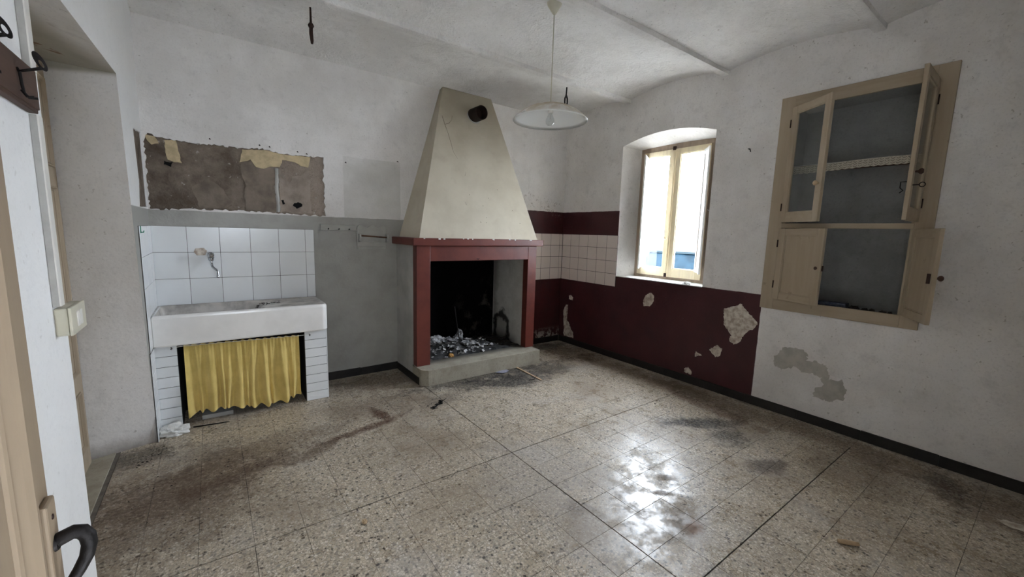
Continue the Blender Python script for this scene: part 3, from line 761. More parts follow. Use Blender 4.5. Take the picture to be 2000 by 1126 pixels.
# flue pipe stub
pc = front_z(2.292, 2.635); ax = Vector((0.02, -1, .0)).normalized()
r0 = .070; s0 = .012
def pipe_ring(r, d):
    e1 = Vector((1, 0, 0)); e1 = (e1-ax*e1.dot(ax)).normalized(); e2 = ax.cross(e1)
    return [pc+ax*d+(e1*math.cos(2*math.pi*k/28)+e2*math.sin(2*math.pi*k/28))*r for k in range(28)]
mb = MB()
for (ra, da), (rb, db) in zip([(r0, -.05), (r0, .155), (r0-.004, .157), (r0-.005, .155), (r0-.005, .05)], [(r0, .155), (r0-.004, .157), (r0-.005, .155), (r0-.005, .05), (0.0001, .05)]):
    A, Bq = pipe_ring(ra, da), pipe_ring(rb, db)
    for k in range(28): mb.quad(A[k], A[(k+1) % 28], Bq[(k+1) % 28], Bq[k])
fpart('flue_pipe', mb, 'sooty', 0, 2)
fpart('pipe_mortar', MB().tube([p+hn*.002+Vector((0, -.02, 0))*0 for p in [front_z(pc.x+.078*math.cos(t), pc.z+.080*math.sin(t)) for t in [R(a) for a in range(170, 381, 14)]]], .006, 6), 'greypale', 0, True)
# skirting along the fireplace side
fpart('skirting_strip', MB().box((FX0-.010, 3.44, 0), (FX0, YB, .07)), 'skirt', .002)
# hook under the lintel
fpart('lintel_nail', MB().tube([(2.13, 3.497, 1.165), (2.13, 3.470, 1.163), (2.135, 3.466, 1.172)], .003, 6), 'iron')

# ashes (nobody could count the flakes)
def ash_h(x, y):
    h = .155+.10*math.exp(-((x-1.98)/.26)**2-((y-3.93)/.20)**2)+.05*math.exp(-((x-2.3)/.25)**2-((y-3.82)/.15)**2)+.03*math.exp(-((x-2.6)/.2)**2-((y-3.9)/.2)**2)
    return h+.012*math.sin(x*37+y*11)*math.sin(y*41)
mb = MB(); mb.grid(lambda a, b: (1.60+1.18*a, 3.56+.62*b, ash_h(1.60+1.18*a, 3.56+.62*b)-(.03 if b < .06 else 0)), 44, 24)
tag(part('ash_bed', mb, 'ash', smooth=True), 'bed of black and grey ash on the hearth', 'ash', kind='stuff')
mb = MB()
for k in range(260):
    cx = random.gauss(1.98, .17); cy = random.gauss(3.84, .10)
    if k % 3 == 0: cx = random.gauss(2.25, .14); cy = random.gauss(3.75, .07)
    if not (1.66 < cx < 2.7 and 3.58 < cy < 4.12): continue
    s = random.uniform(.008, .030); zc = ash_h(cx, cy)+random.uniform(.0, .02); rot = Matrix.Rotation(random.uniform(0, 6.28), 3, 'Z') @ Matrix.Rotation(random.uniform(-1, 1), 3, 'X')
    bend = random.uniform(-.5, .5)
    pts = [rot @ Vector((a*s, b*s*.6, bend*s*(a*a))) + Vector((cx, cy, zc)) for a in (-1, -.3, .4, 1) for b in (-1, 1)]
    for q in range(3): mb.quad(pts[2*q], pts[2*q+1], pts[2*q+3], pts[2*q+2])
tag(part('burnt_paper_flakes', mb, 'ashlite'), 'grey and white burnt paper flakes heaped in the fireplace', 'ash', kind='stuff')
def crumple(name, mat, loc, size, label, cat, seed=0, flat=.6):
    bm = bmesh.new(); bmesh.ops.create_icosphere(bm, subdivisions=4, radius=1)
    rnd = random.Random(seed); fd = []
    for _ in range(16):
        fd.append((Vector((rnd.gauss(0, 1), rnd.gauss(0, 1), rnd.gauss(0, 1))).normalized(), rnd.uniform(-.5, .5), rnd.uniform(.10, .22)))
    for v in bm.verts:
        f = 1.0
        for i, (d, o_, a_) in enumerate(fd):
            q = v.co.dot(d)-o_; f += (a_ if i % 2 else -a_)*max(0, 1-abs(q)/.22)   # creases and ridges
        v.co = Vector((v.co.x*f*size[0], v.co.y*f*size[1], max(v.co.z*f*size[2], -size[2]*flat)))
    zmin = min(v.co.z for v in bm.verts)
    for v in bm.verts: v.co.z -= zmin
    me = bpy.data.meshes.new(name); bm.to_mesh(me); bm.free()
    return tag(link(name, me, mat, None, loc), label, cat)
crumple('burnt_paper', 'ashlite', (1.90, 3.93, .235), (.075, .05, .045), 'large pale crumpled burnt paper on top of the ash heap', 'burnt paper', 3)
crumple('burnt_paper', 'ashlite', (2.20, 3.97, .20), (.05, .04, .07), 'upright grey burnt paper behind the thin iron rod', 'burnt paper', 9)
crumple('orange_peel', 'orange', (1.915, 3.62, .152), (.026, .02, .022), 'small orange scrap of peel in front of the ashes', 'peel', 5)
tag(part('iron_rod', MB().tube([(2.10, 3.78, .15), (2.105, 3.80, .28), (2.10, 3.86, .48), (2.095, 3.89, .62)], .005, 6), 'iron', smooth=True), 'thin dark iron rod standing up in the ashes', 'poker')
mb = MB()
for k in range(70):
    a = random.uniform(0, 6.28); cx = random.gauss(2.58, .07); cy = random.gauss(3.80, .07); L = random.uniform(.03, .09)
    if cx > 2.75: continue
    z = .165+random.uniform(0, .05)
    mb.tube([(cx, cy, z), (min(cx+L*math.cos(a), 2.78), cy+L*math.sin(a)*.6, z+random.uniform(-.008, .02))], .0022, 4)
tag(part('charred_twigs', mb, 'crumb'), 'heap of thin black charred twigs at the right of the hearth', 'twigs', kind='stuff')

# ================================================================== SINK
SY = 3.585
base = tag(empty('sink_stand', (.19, 3.8, 0)), 'white tiled sink stand with two piers around a dark opening', 'sink stand')
def sub(o, mb):
    mb.v = [(x-o.location.x, y-o.location.y, z-o.location.z) for x, y, z in mb.v]; return mb
for x0, x1 in ((XL+.002, -.238), (.563, .728)):
    pier = part('pier', sub(base, MB().box((x0, SY+.008, 0), (x1, YB-.009, .594))), 'grout', base)
    for b in range(8):
        mbt = sub(base, MB().box((x0+.0012, SY, rows_l[b]+.0018), (x1-.0012, SY+.0095, rows_l[b+1]-.0018)))
        part('pier_tile', mbt, 'tile', pier, .0012, seg=1)
part('corner_trim', sub(base, MB().box((.727, SY-.001, 0), (.733, SY+.03, .594))), 'tile', base, .001)
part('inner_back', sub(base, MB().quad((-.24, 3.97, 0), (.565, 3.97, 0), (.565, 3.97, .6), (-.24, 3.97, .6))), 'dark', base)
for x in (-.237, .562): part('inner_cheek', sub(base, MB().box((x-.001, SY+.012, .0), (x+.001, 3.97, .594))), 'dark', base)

sink = tag(empty('kitchen_sink', (.19, 3.78, .595)), 'long white fireclay sink with basin and ribbed draining board', 'sink')
S0x, S1x, S0y, S1y, SZ0, SZ1 = XL+.006, .738, 3.545, 3.985, .596, .812
# outer apron with a dropped basin: build from height field rim
bx0, bx1 = -.325, .26
def top_z(x, y):
    def sm(v, a, b):
        t = min(max((v-a)/(b-a), 0), 1); return t*t*(3-2*t)
    edge = sm(y, S0y+.010, S0y+.05)*sm(-y, -(S1y-.006), -(S1y-.055))*sm(x, S0x+.012, S0x+.05)
    bas = edge*(1-sm(x, bx1-.06, bx1+.05))
    dr = edge*sm(x, bx1, bx1+.05)*(1-sm(x, S1x-.06, S1x-.02))
    z = SZ1-.16*bas - dr*(.020-.014*sm(x, bx1, S1x)) 
    if dr > .3: z += .004*max(0, math.sin((y-S0y)*75))*dr
    return z
nx, ny = 74, 44
def sk(a, b):
    x = S0x+(S1x-S0x)*a; y = S0y+(S1y-S0y)*b; return (x, y, top_z(x, y))
mb = MB(); mb.grid(sk, nx, ny); basin = part('basin_and_drainer', sub(sink, mb), 'stained', sink, 0, True)
# apron: rounded front right corner
rc = .05; prof = [(S0x, S1y), (S0x, S0y)]
ol = [(S0x, S1y), (S0x, S0y+.004), (S0x+.004, S0y)]
for k in range(0, 9):
    a = R(-90+90*k/8); ol.append((S1x-rc+rc*math.cos(a), S0y+rc+rc*math.sin(a)))
ol.append((S1x, S1y))
levels = [(0.006, SZ0), (0, SZ0+.008), (0, SZ1-.022), (.003, SZ1-.010), (.010, SZ1-.002), (.022, SZ1)]
mb = MB()
def inset(p, d):
    x, y = p; cx = min(max(x, S0x+.1), S1x-.1); cy = min(max(y, S0y+.1), S1y)
    v = Vector((cx-x, cy-y)); L = v.length
    return (x+v.x/L*d, y+v.y/L*d) if L > 1e-6 else p
for (d0, z0), (d1, z1) in zip(levels, levels[1:]):
    for k in range(len(ol)-1):
        a, b = ol[k], ol[k+1]; mb.quad((*inset(a, d0), z0), (*inset(b, d0), z0), (*inset(b, d1), z1), (*inset(a, d1), z1))
mb.quad(*[(*inset(p, .006), SZ0) for p in ol])
part('apron', sub(sink, mb), 'ceramic', sink, 0, 2)
# square off grid overhang at the rounded corner
for v in basin.data.vertices:
    x, y = v.co.x+.19, v.co.y+3.78
    cx, cy = S1x-rc, S0y+rc
    if x > cx and y < cy:
        L = math.hypot(x-cx, y-cy)
        if L > rc-.018: v.co.x += (cx-x)/L*(L-rc+.018); v.co.y += (cy-y)/L*(L-rc+.018)
    elif y < S0y+.018: v.co.y = S0y+.018-3.78
    elif x > S1x-.018: v.co.x = S1x-.018-.19
part('rim_mortar', sub(sink, MB().box((S0x-.004, S0y+.002, SZ0), (S0x+.016, S0y+.03, SZ1-.03))), 'damp', sink, .004)
mb = MB()
for k in range(40):
    x = random.gauss(.30, .06); y = random.uniform(3.80, 3.93); s = random.uniform(.003, .009); z = top_z(x, y)
    mb.box((x-s, y-s*.5, z-.002), (x+s, y+s*.5, z+.003))
part('dirt_on_drainer', sub(sink, mb), 'crumb', sink)['kind'] = 'stuff'

# ---- curtain
cur = tag(empty('sink_curtain', (.16, 3.60, .58)), 'mustard yellow terry curtain gathered on a wire under the sink', 'curtain')
FOLDS = [(.00, .9), (.115, .55), (.20, 1.0), (.285, .8), (.345, .7), (.43, .9), (.50, .6), (.56, .8), (.66, 1.0), (.735, .5), (.83, 1.0), (.93, .6), (1.02, .9)]
def fold(u):   # 0 in a valley, 1 on a crest; uneven crests
    f = 0
    for c, a in FOLDS: f = max(f, a*math.exp(-((u-c)/.030)**2))
    return f
def cz(u): return -.515+.030*math.sin(u*5.6+.6)-.022*fold(u)+.050*(u-.2)
def cfold(u, w):
    am = .006+.050*w**.7
    y = 3.606-am*fold(u+.012*math.sin(w*4+u*9)*w)+.0035*math.sin(u*190)*(1-w)**2+.003*math.sin(u*40+w*6)
    x = -.203+.728*u+.012*w*math.sin(u*31)
    top = .583-.020*u+.004*math.sin(u*95)
    z = top+cz(u)*w
    return (x, y, max(z, .016))
mb = MB(); mb.grid(cfold, 220, 26)
part('cloth', sub(cur, mb), 'cloth', cur, 0, True)
def hem(u, w):
    p = cfold(u, 1.0); q = cfold(u, .955); return (p[0], p[1]-.0025, p[2]+(q[2]-p[2])*w)
mb = MB(); mb.grid(hem, 220, 2); part('hem', sub(cur, mb), 'cloth', cur, 0, True)
part('wire', sub(cur, MB().tube([(-.262, 3.580, .578), (-.20, 3.590, .580), (.16, 3.594, .570), (.53, 3.588, .562), (.590, 3.578, .566)], .0022, 6)), 'wire', cur)
for x, z in ((-.268, .580), (.597, .568)):
    part('screw_hook', sub(cur, MB().tube([(x, SY+.001, z), (x, 3.568, z), (x+.006, 3.562, z-.004), (x+.003, 3.560, z-.010), (x-.004, 3.562, z-.006)], .0026, 6)), 'rust', cur, 0, True)
box('under_sink_plank', (-.13, 3.63, 0.0), (.06, 3.85, .03), 'greypale').update_tag()
o = bpy.data.objects['under_sink_plank']; tag(o, 'short grey slab lying on the floor under the yellow curtain', 'slab')

# ---- tap
tap = tag(empty('wall_tap', (-.012, YB-.007, 1.19)), 'chrome wall tap with a curved spout above the sink', 'tap')
T = lambda *p: [(a-0, b, c) for a, b, c in p]
part('flange', MB().lathe([(.0, 0), (.022, -.001), (.022, -.006), (.015, -.012), (.013, -.03)], (0, 0, 0), 20, 1), 'chrome', tap, 0, 2)
part('valve_body', MB().tube([(0, -.025, .012), (0, -.032, 0), (0, -.034, -.03), (0, -.034, -.045)], [.014, .019, .019, .014], 14), 'chrome', tap, 0, 2)
kn = part('knob', MB().lathe([(.0, -.074), (.012, -.073), (.020, -.068), (.022, -.060), (.020, -.052), (.010, -.048), (.009, -.03)], (0, 0, 0), 16, 1), 'chrome', tap, 0, 2)
for k in range(4):
    a = R(45+90*k); part('lobe', MB().lathe([(0, -.070), (.007, -.067), (.008, -.060), (.006, -.053), (0, -.052)], (.019*math.cos(a), 0, .019*math.sin(a)), 10, 1), 'chrome', kn, 0, True)
part('spout', MB().tube([(0, -.034, -.04), (.001, -.036, -.07), (.006, -.050, -.088), (.018, -.085, -.100), (.028, -.118, -.106), (.034, -.135, -.120), (.036, -.140, -.150)], [.010, .0095, .009, .009, .009, .0095, .0098], 12), 'chrome', tap, 0, 2)
part('nozzle', MB().lathe([(.0105, 0), (.0115, -.002), (.0115, -.014), (.0095, -.016)], (.036, -.140, -.146), 14), 'chrome', tap, 0, 2)

# ---- painted-over hook rail and roll holder on the grey dado
rail = tag(empty('hook_rail', (.945, YB, 1.433)), 'small hook rail painted grey with three pegs above the sink end', 'hook rail')
part('backboard', MB().box((-.155, -.014, -.026), (.155, 0, .026)), 'greyp', rail, .002)
for x in (-.09, 0, .09): part('peg', MB().tube([(x, -.012, -.014), (x, -.026, -.016), (x, -.032, -.010)], [.005, .004, .005], 8), 'iron', rail, 0, True)
for x in (-.115, .12): part('screw', MB().lathe([(0, -.0115), (.005, -.011), (.006, -.0095)], (x, 0, .006), 8, 1), 'rust', rail)
hold = tag(empty('roll_holder', (1.243, YB, 1.355)), 'grey painted kitchen roll holder with scalloped top beside the mantel', 'roll holder')
pl = [(-.135, -.118), (.135, -.118), (.135, .085)]+[(.135-.27*k/18, .098+.012*math.sin(k/18*math.pi*5+.3)) for k in range(1, 18)]+[(-.135, .085)]
part('backboard', MB().prism(pl, lambda u, v, d: (u, d, v), 0, -.014), 'greyp', hold, .0015)
part('roll_bar', MB().tube([(-.12, -.050, .010), (.14, -.050, -.004)], .007, 10), 'shelfw', hold, 0, True)
part('front_rail', MB().box((-.11, -.020, -.05), (.13, -.008, .004)), 'greyp', hold, .004)
part('lower_ledge', MB().box((-.13, -.018, -.112), (.13, -.007, -.092)), 'greyp', hold, .003)
for x in (-.118, .142): part('bracket', MB().prism([(-.008, .03), (-.058, .026), (-.066, -.004), (-.05, -.04), (-.008, -.055)], lambda u, v, d, x=x: (x+d, u, v), -.009, .009), 'greypale', hold, .004)

# ================================================================== WINDOW
FXW = XR+WD     # inner face of the window frame
win = tag(empty('window_1', (FXW, 2.585, WZ0)), 'cream painted double casement window under a shallow arch', kind='structure')
def wpart(name, a, b, mat, parent=None, bevel=.003): return part(name, sub(win, MB().box(a, b)), mat, parent or win, bevel)
D = .06
wpart('outer_jamb', (FXW, FY0-.02, WZ0), (FXW+D, FY0+.042, FZ1), 'wold'); wpart('outer_jamb', (FXW, FY1-.042, WZ0), (FXW+D, FY1+.02, FZ1), 'wold')
wpart('outer_head', (FXW-.001, FY0, FZ1-.042), (FXW+D, FY1, FZ1+.03), 'wold'); wpart('outer_sill', (FXW-.004, FY0, WZ0-.005), (FXW+D, FY1, WZ0+.030), 'wold')
for y0, y1, hinge in ((2.589, FY1-.044, 1), (FY0+.044, 2.581, -1)):
    z0, z1 = WZ0+.032, FZ1-.044; st = .058
    leaf = wpart('casement_stile', (FXW-.012, y0, z0), (FXW+.032, y0+st, z1), 'wcream')
    leaf.name = 'casement'
    wpart('stile', (FXW-.012, y1-st, z0), (FXW+.032, y1, z1), 'wcream', leaf)
    wpart('top_rail', (FXW-.0115, y0+st, z1-.055), (FXW+.0315, y1-st, z1), 'wcream', leaf); wpart('bottom_rail', (FXW-.0115, y0+st, z0), (FXW+.0315, y1-st, z0+.092), 'wcream', leaf)
    for (ya, za, yb, zb_) in ((y0+st, z0+.092, y0+st+.008, z1-.055), (y1-st-.008, z0+.092, y1-st, z1-.055), (y0+st, z0+.092, y1-st, z0+.10), (y0+st, z1-.063, y1-st, z1-.055)):
        wpart('glazing_bead', (FXW-.004, ya, za), (FXW+.006, yb, zb_), 'wcream', leaf, .002)
    wpart('pane', (FXW+.008, y0+st-.004, z0+.09), (FXW+.011, y1-st+.004, z1-.053), 'glass', leaf, 0)
wpart('meeting_bead', (FXW-.022, 2.572, WZ0+.034), (FXW-.012, 2.598, FZ1-.046), 'wcream', None, .004)
part('bolt_rod', sub(win, MB().tube([(FXW-.026, 2.590, WZ0+.05), (FXW-.026, 2.590, FZ1-.05)], .0045, 8)), 'wcream', win, 0, True)
part('bolt_catch', sub(win, MB().box((FXW-.034, 2.575, FZ1-.058), (FXW-.01, 2.605, FZ1-.020))), 'rust', win, .003)
part('bolt_catch', sub(win, MB().box((FXW-.034, 2.577, WZ0+.03), (FXW-.01, 2.603, WZ0+.07))), 'rust', win, .003)
kb = part('bolt_knob', sub(win, MB().lathe([(0, -.030), (.012, -.028), (.015, -.020), (.010, -.010), (.008, 0)], (FXW-.024, 2.610, 1.42), 14, 0)), 'wcream', win, 0, True)
# folded inner shutters, one on each casement
for hx, hy, fx, fy, k in ((FXW-.013, 2.918, FXW-.155, 2.850, 0), (FXW-.013, 2.262, FXW-.125, 2.150, 1)):
    z0, z1 = 1.085, 2.30
    dv = Vector((fx-hx, fy-hy, 0)); L = dv.length; dv.normalize(); nv = Vector((-dv.y, dv.x, 0))
    def sp(u0, u1, za, zb_, d0, d1):
        P = []
        for z in (za, zb_):
            for u, d in ((u0, d0), (u1, d0), (u1, d1), (u0, d1)): q = Vector((hx, hy, z))+dv*u+nv*d; P.append(q)
        return sub(win, MB().hexa(P))
    shut = part('shutter', sp(0, .035, z0, z1, -.009, .009), 'wwhite', win, .002)
    part('stile', sp(L-.035, L, z0-.01, z1+.006, -.009, .009), 'wwhite', shut, .002)
    part('rail', sp(.035, L-.035, z0, z0+.05, -.008, .008), 'wwhite', shut, .002); part('rail', sp(.035, L-.035, z1-.05, z1, -.008, .008), 'wwhite', shut, .002)
    part('panel', sp(.034, L-.034, z0+.05, z1-.05, -.004, .004), 'wwhite', shut)
    part('panel_moulding', sp(.034, .042, z0+.05, z1-.05, -.008, .008), 'wold', shut)
for yy in (3.035, 2.128):
    part('wall_hook', sub(win, MB().tube([(FXW-.06, yy, 1.70), (FXW-.085, yy-.01*(1 if yy > 2.5 else -1), 1.70), (FXW-.09, yy-.012*(1 if yy > 2.5 else -1), 1.712)], .004, 6)), 'paper', win)
sill = box('trim_1', (XR-.004, WY0+.002, WZ0-.008), (FXW+.01, WY1-.002, WZ0+.002), 'paper', None, .003); tag(sill, 'thin white window sill above the maroon dado', kind='structure')
crumple('paper_scrap', 'paper', (XR+.03, 2.22, WZ0+.002), (.022, .045, .014), 'small white scrap lying on the window sill', 'paper scrap', 21)

# ================================================================== BUILT-IN CUPBOARD
CX = XR-.020
cab = tag(empty('wall_cupboard', (CX, 1.03, .866)), 'tan built-in wall cupboard with glazed doors above and panel doors below', 'cupboard')
def cpart(name, a, b, mat='tan', parent=None, bevel=.002): return part(name, sub(cab, MB().box(a, b)), mat, parent or cab, bevel)
CY0, CY1, CZ0, CZ1 = .542, 1.514, .866, 2.547
cpart('frame_board', (CX, 1.415, CZ0), (XR+.002, CY1, CZ1)); cpart('frame_board', (CX, CY0, CZ0), (XR+.002, .636, CZ1))
cpart('frame_board', (CX, .636, 2.458), (XR+.002, 1.415, CZ1), 'tanx'); cpart('frame_board', (CX, .636, CZ0), (XR+.002, 1.415, .952), 'tanx')
cpart('middle_rail', (CX-.002, .636, 1.530), (XR+.002, 1.415, 1.568), 'tanx')
for a, b in (((XR+.002, 1.40, .93), (XR+.03, 1.43, 2.47)), ((XR+.002, .625, .93), (XR+.03, .655, 2.47))): cpart('door_stop', a, b)
def leaf(name, hy, sgn, ang, w, z0, z1, glazed, label):
    """a cupboard door: local u runs from hinge to free edge, local d is thickness into the room"""
    t = R(ang); dv = Vector((-math.sin(t), sgn*math.cos(t), 0)); nv = Vector((-math.cos(t), -sgn*math.sin(t), 0))
    h = Vector((CX-.002, hy, 0)); th = .022
    def bx(u0, u1, za, zb_, d0=0, d1=th):
        P = []
        for z in (za, zb_):
            for u, d in ((u0, d0), (u1, d0), (u1, d1), (u0, d1)): P.append(h+dv*u+nv*d+Vector((0, 0, z)))
        return sub(cab, MB().hexa(P))
    pt = lambda u, d, z: h+dv*u+nv*d+Vector((0, 0, z))
    s = .052
    root = part(name, bx(0, s, z0, z1), 'tan', cab, .002)
    if label: root['label'] = label
    part('stile', bx(w-s, w, z0, z1), 'tan', root, .002)
    part('rail', bx(s, w-s, z1-s, z1, .0005, th-.0005), 'tanx', root, .002); part('rail', bx(s, w-s, z0, z0+(.075 if glazed else .055), .0005, th-.0005), 'tanx', root, .002)
    zb0 = z0+(.075 if glazed else .055)
    if glazed: part('pane', bx(s-.004, w-s+.004, zb0-.004, z1-s+.004, .009, .011), 'cabglass', root)
    else: part('panel', bx(s-.002, w-s+.002, zb0-.002, z1-s+.002, .006, .014), 'tan', root)
    for ua, ub, za, zc in ((s, s+.007, zb0, z1-s), (w-s-.007, w-s, zb0, z1-s), (s, w-s, zb0, zb0+.007), (s, w-s, z1-s-.007, z1-s)):
        part('bead', bx(ua, ub, za, zc, .004, .019), 'tan', root, .0015)
    for z in (z0+.12, z1-.12): part('hinge', sub(cab, MB().tube([pt(-.002, th+.002, z-.03), pt(-.002, th+.002, z+.03)], .005, 8)), 'rust', root)
    return root, pt, (z0, z1, w, th)
def lathe_dir(p, d, prof, n=14):
    d = Vector(d).normalized(); e1 = d.orthogonal().normalized(); e2 = d.cross(e1); mb = MB(); i0 = 0
    for r, hh in prof:
        for j in range(n):
            a = 2*math.pi*j/n; mb.v.append(tuple(Vector(p)+d*hh+(e1*math.cos(a)+e2*math.sin(a))*r))
    for k in range(len(prof)-1):
        for j in range(n): mb.f.append((k*n+j, k*n+(j+1) % n, (k+1)*n+(j+1) % n, (k+1)*n+j))
    return mb
KN = [(.006, 0), (.007, .012), (.016, .020), (.018, .028), (.012, .036), (.0001, .037)]
r1, pt, (z0, z1, w, th) = leaf('glazed_door', 1.412, -1, 33, .374, 1.574, 2.456, True, 'half open glazed door with a turned knob')
nv = (pt(0, 1, 0)-pt(0, 0, 0)); part('knob', sub(cab, lathe_dir(pt(w-.026, th, 1.845), nv, KN)), 'stick', r1, 0, True)
r2, pt, (z0, z1, w, th) = leaf('glazed_door', .640, 1, 91, .376, 1.574, 2.456, True, 'glazed door swung straight out with a key in its lock')
nv = (pt(0, 1, 0)-pt(0, 0, 0)); part('knob', sub(cab, lathe_dir(pt(w-.05, th, 1.86), nv, KN)), 'brown', r2, 0, True)
part('latch_hook', sub(cab, MB().tube([pt(w-.02, -.002, 1.80), pt(w-.02, -.03, 1.80), pt(w-.02, -.03, 1.765), pt(w-.02, -.015, 1.75), pt(w-.02, -.03, 1.735)], .003, 6)), 'iron', r2)
part('key', sub(cab, MB().tube([pt(w-.03, th, 1.78), pt(w-.03, th+.03, 1.78)]+[pt(w-.03, th+.042-.013*math.cos(a), 1.78+.013*math.sin(a)) for a in [R(q) for q in range(0, 361, 30)]], .0028, 6)), 'iron', r2)
r3, pt, (z0, z1, w, th) = leaf('panel_door', 1.412, -1, 20, .368, .955, 1.527, False, 'lower panel door standing slightly ajar')
nv = (pt(0, 1, 0)-pt(0, 0, 0)); part('knob', sub(cab, lathe_dir(pt(w-.028, th, 1.235), nv, [(q*.7, k*.5) for q, k in KN])), 'brown', r3, 0, True)
part('lock', sub(cab, MB().tube([pt(w, th*.2, 1.215), pt(w, th*.2, 1.255)], .008, 6)), 'rust', r3)
r4, pt, (z0, z1, w, th) = leaf('panel_door', .640, 1, 118, .368, .955, 1.527, False, 'lower panel door thrown wide open')
nv = (pt(0, 1, 0)-pt(0, 0, 0)); part('knob', sub(cab, lathe_dir(pt(w-.028, th, 1.235), nv, KN)), 'brown', r4, 0, True)
part('lock', sub(cab, MB().box(*[tuple(q) for q in (pt(w-.05, -.004, 1.20), pt(w-.02, 0.0, 1.26))])), 'rust', r4)
# shelf board and its lace edging
shelf = cpart('shelf_board', (XR+.06, .628, 1.996), (XR+.297, 1.427, 2.020), 'shelfw')
cpart('shelf_liner', (XR+.058, .64, 2.020), (XR+.28, 1.42, 2.0225), 'paper', shelf, 0)
mb = MB()
def lacef(a, b):
    y = .640+.775*a; return (XR+.055+.004*math.sin(a*40)*b, y, 2.021-.052*b-(.006*abs(math.sin(a*60)) if b > .9 else 0)+.006*math.sin(a*5))
mb.grid(lacef, 120, 4); part('lace_edging', sub(cab, mb), 'lace', shelf)
mb = MB()
for k in range(26):
    y0 = .645+.765*k/26
    for j in range(3):
        z = 2.012-.016*j+.006*math.sin((y0-.64)/.775*5); mb.tube([(XR+.052, y0+.004, z), (XR+.052, y0+.015, z-.008), (XR+.052, y0+.026, z)], .0014, 4)
part('lace_pattern', sub(cab, mb), 'crumb', shelf)
o = box('patterned_tin', (XR+.02, .945, .936), (XR+.10, 1.12, .978), 'blue', None, .003); tag(o, 'dark blue patterned box lying in the bottom of the cupboard', 'box')
for k, (y, w_, h_) in enumerate(((.90, .030, .020), (.84, .020, .014), (.80, .016, .016), (.74, .020, .013), (.70, .014, .012))):
    lab = ['dark lump nearest the blue box in the cupboard', 'second dark lump right of the blue box in the cupboard', 'middle dark lump of five in the cupboard bottom', 'fourth dark lump from the blue box in the cupboard', 'small dark lump farthest from the blue box in the cupboard'][k]
    crumple('dark_lump', 'crumb', (XR+.05, y, .936), (.02, w_, h_), lab, 'debris', 40+k)['group'] = 'dark lumps in the cupboard'

# ================================================================== PENDANT LAMP
LX, LY = 1.903, 2.205
ZC = ZS+.036+.058*(1-(2*(BEAMS[0]-BW-LY)/(BEAMS[0]-BEAMS[1]-2*BW)-1)**2)
lamp = tag(empty('pendant_lamp', (LX, LY, ZC)), 'white dished pendant lamp with a bare bulb hanging from the vault', 'lamp')
zr = 2.195-ZC
part('ceiling_cup', MB().lathe([(.0001, .012), (.050, .012), (.050, 0), (.046, -.012), (.012, -.062), (.004, -.070), (.0001, -.070)], (0, 0, 0), 24), 'beige', lamp, 0, 2)
part('cord', MB().tube([(0, 0, -.06), (0, 0, zr+.085)], .0032, 8), 'beige', lamp, 0, True)
pts = []; Rr, Hh = .250, .098
for k in range(15):
    t = k/14; r = .020+(Rr-.020)*t; pts.append((r, zr+Hh*(1-t**2.3)))
outer = [(q[0], q[1]) for q in pts]
sh = part('shade', MB().lathe(outer+[(Rr+.003, zr-.004), (Rr+.001, zr-.007), (Rr-.004, zr-.003)]+[(q[0]-.003 if q[0] > .03 else q[0], q[1]-.004) for q in reversed(pts)], (0, 0, 0), 64), 'enamel', lamp, 0, True)
part('shade_cap', MB().lathe([(.0001, zr+Hh+.020), (.012, zr+Hh+.018), (.024, zr+Hh+.002), (.024, zr+Hh-.004)], (0, 0, 0), 20), 'shade_top', lamp, 0, 2)
part('socket', MB().lathe([(.019, zr+Hh), (.019, zr+.050), (.015, zr+.045), (.0001, zr+.045)], (0, 0, 0), 18), 'white_pl', lamp, 0, 2)
bl = [(.013, zr+.048), (.014, zr+.035), (.022, zr+.018), (.029, zr+.002), (.030, zr-.010), (.026, zr-.024), (.016, zr-.034), (.0001, zr-.038)]
bulb = part('bulb', MB().lathe(bl, (0, 0, 0), 24), 'bulb', lamp, 0, True)
part('filament_stem', MB().tube([(0, 0, zr+.045), (0, 0, zr+.005)], [.006, .002], 8), 'paper', bulb)
part('filament', MB().tube([(-.010, 0, zr+.004), (-.004, .004, zr+.008), (.004, -.004, zr+.008), (.010, 0, zr+.004)], .0005, 4), 'chrome', bulb)

# ================================================================== HOOKS
hk = tag(empty('ceiling_hook', (.635, 3.285, 2.90)), 'long rusty iron hook hanging from the vault above the sink', 'hook', 'iron ceiling hooks')
part('shank', MB().tube([(0, 0, .03), (0, 0, -.06), (0, 0, -.085)], [.006, .007, .008], 8), 'rust', hk)
part('ring', MB().lathe([(0.0001, .018), (.013, .015), (.020, 0), (.013, -.015), (.0001, -.018)], (0, 0, -.098), 14), 'rust', hk, 0, True)
part('drop', MB().tube([(0, 0, -.105), (0, 0, -.15), (.003, -.004, -.195), (.002, -.006, -.215)], [.012, .013, .011, .008], 10), 'rust', hk, 0, True)
hk = tag(empty('ceiling_hook', (3.005, 3.245, 2.90)), 'forked black iron hook hanging from the vault behind the lamp', 'hook', 'iron ceiling hooks')
part('shank', MB().tube([(.004, 0, .03), (0, 0, -.05), (-.003, 0, -.075)], [.007, .007, .009], 8), 'iron', hk)
for s in (-1, 1): part('prong', MB().tube([(0, 0, -.065), (.016*s, 0, -.095), (.019*s, 0, -.13), (.013*s, 0, -.158)], [.008, .008, .007, .006], 8), 'iron', hk, 0, True)
hk = tag(empty('wall_hook', (XR, 1.724, 2.19)), 'small bent black hook on the wall between window and cupboard', 'hook')
part('prong', MB().tube([(.005, .012, .004), (-.022, .012, .005), (-.030, -.004, .002), (-.031, -.012, -.024)], .0042, 8), 'iron', hk, 0, True)
gh = tag(empty('green_hook', (XL+.007, 3.435, 1.385)), 'tiny green plastic hook stuck on the left tiles', 'hook')
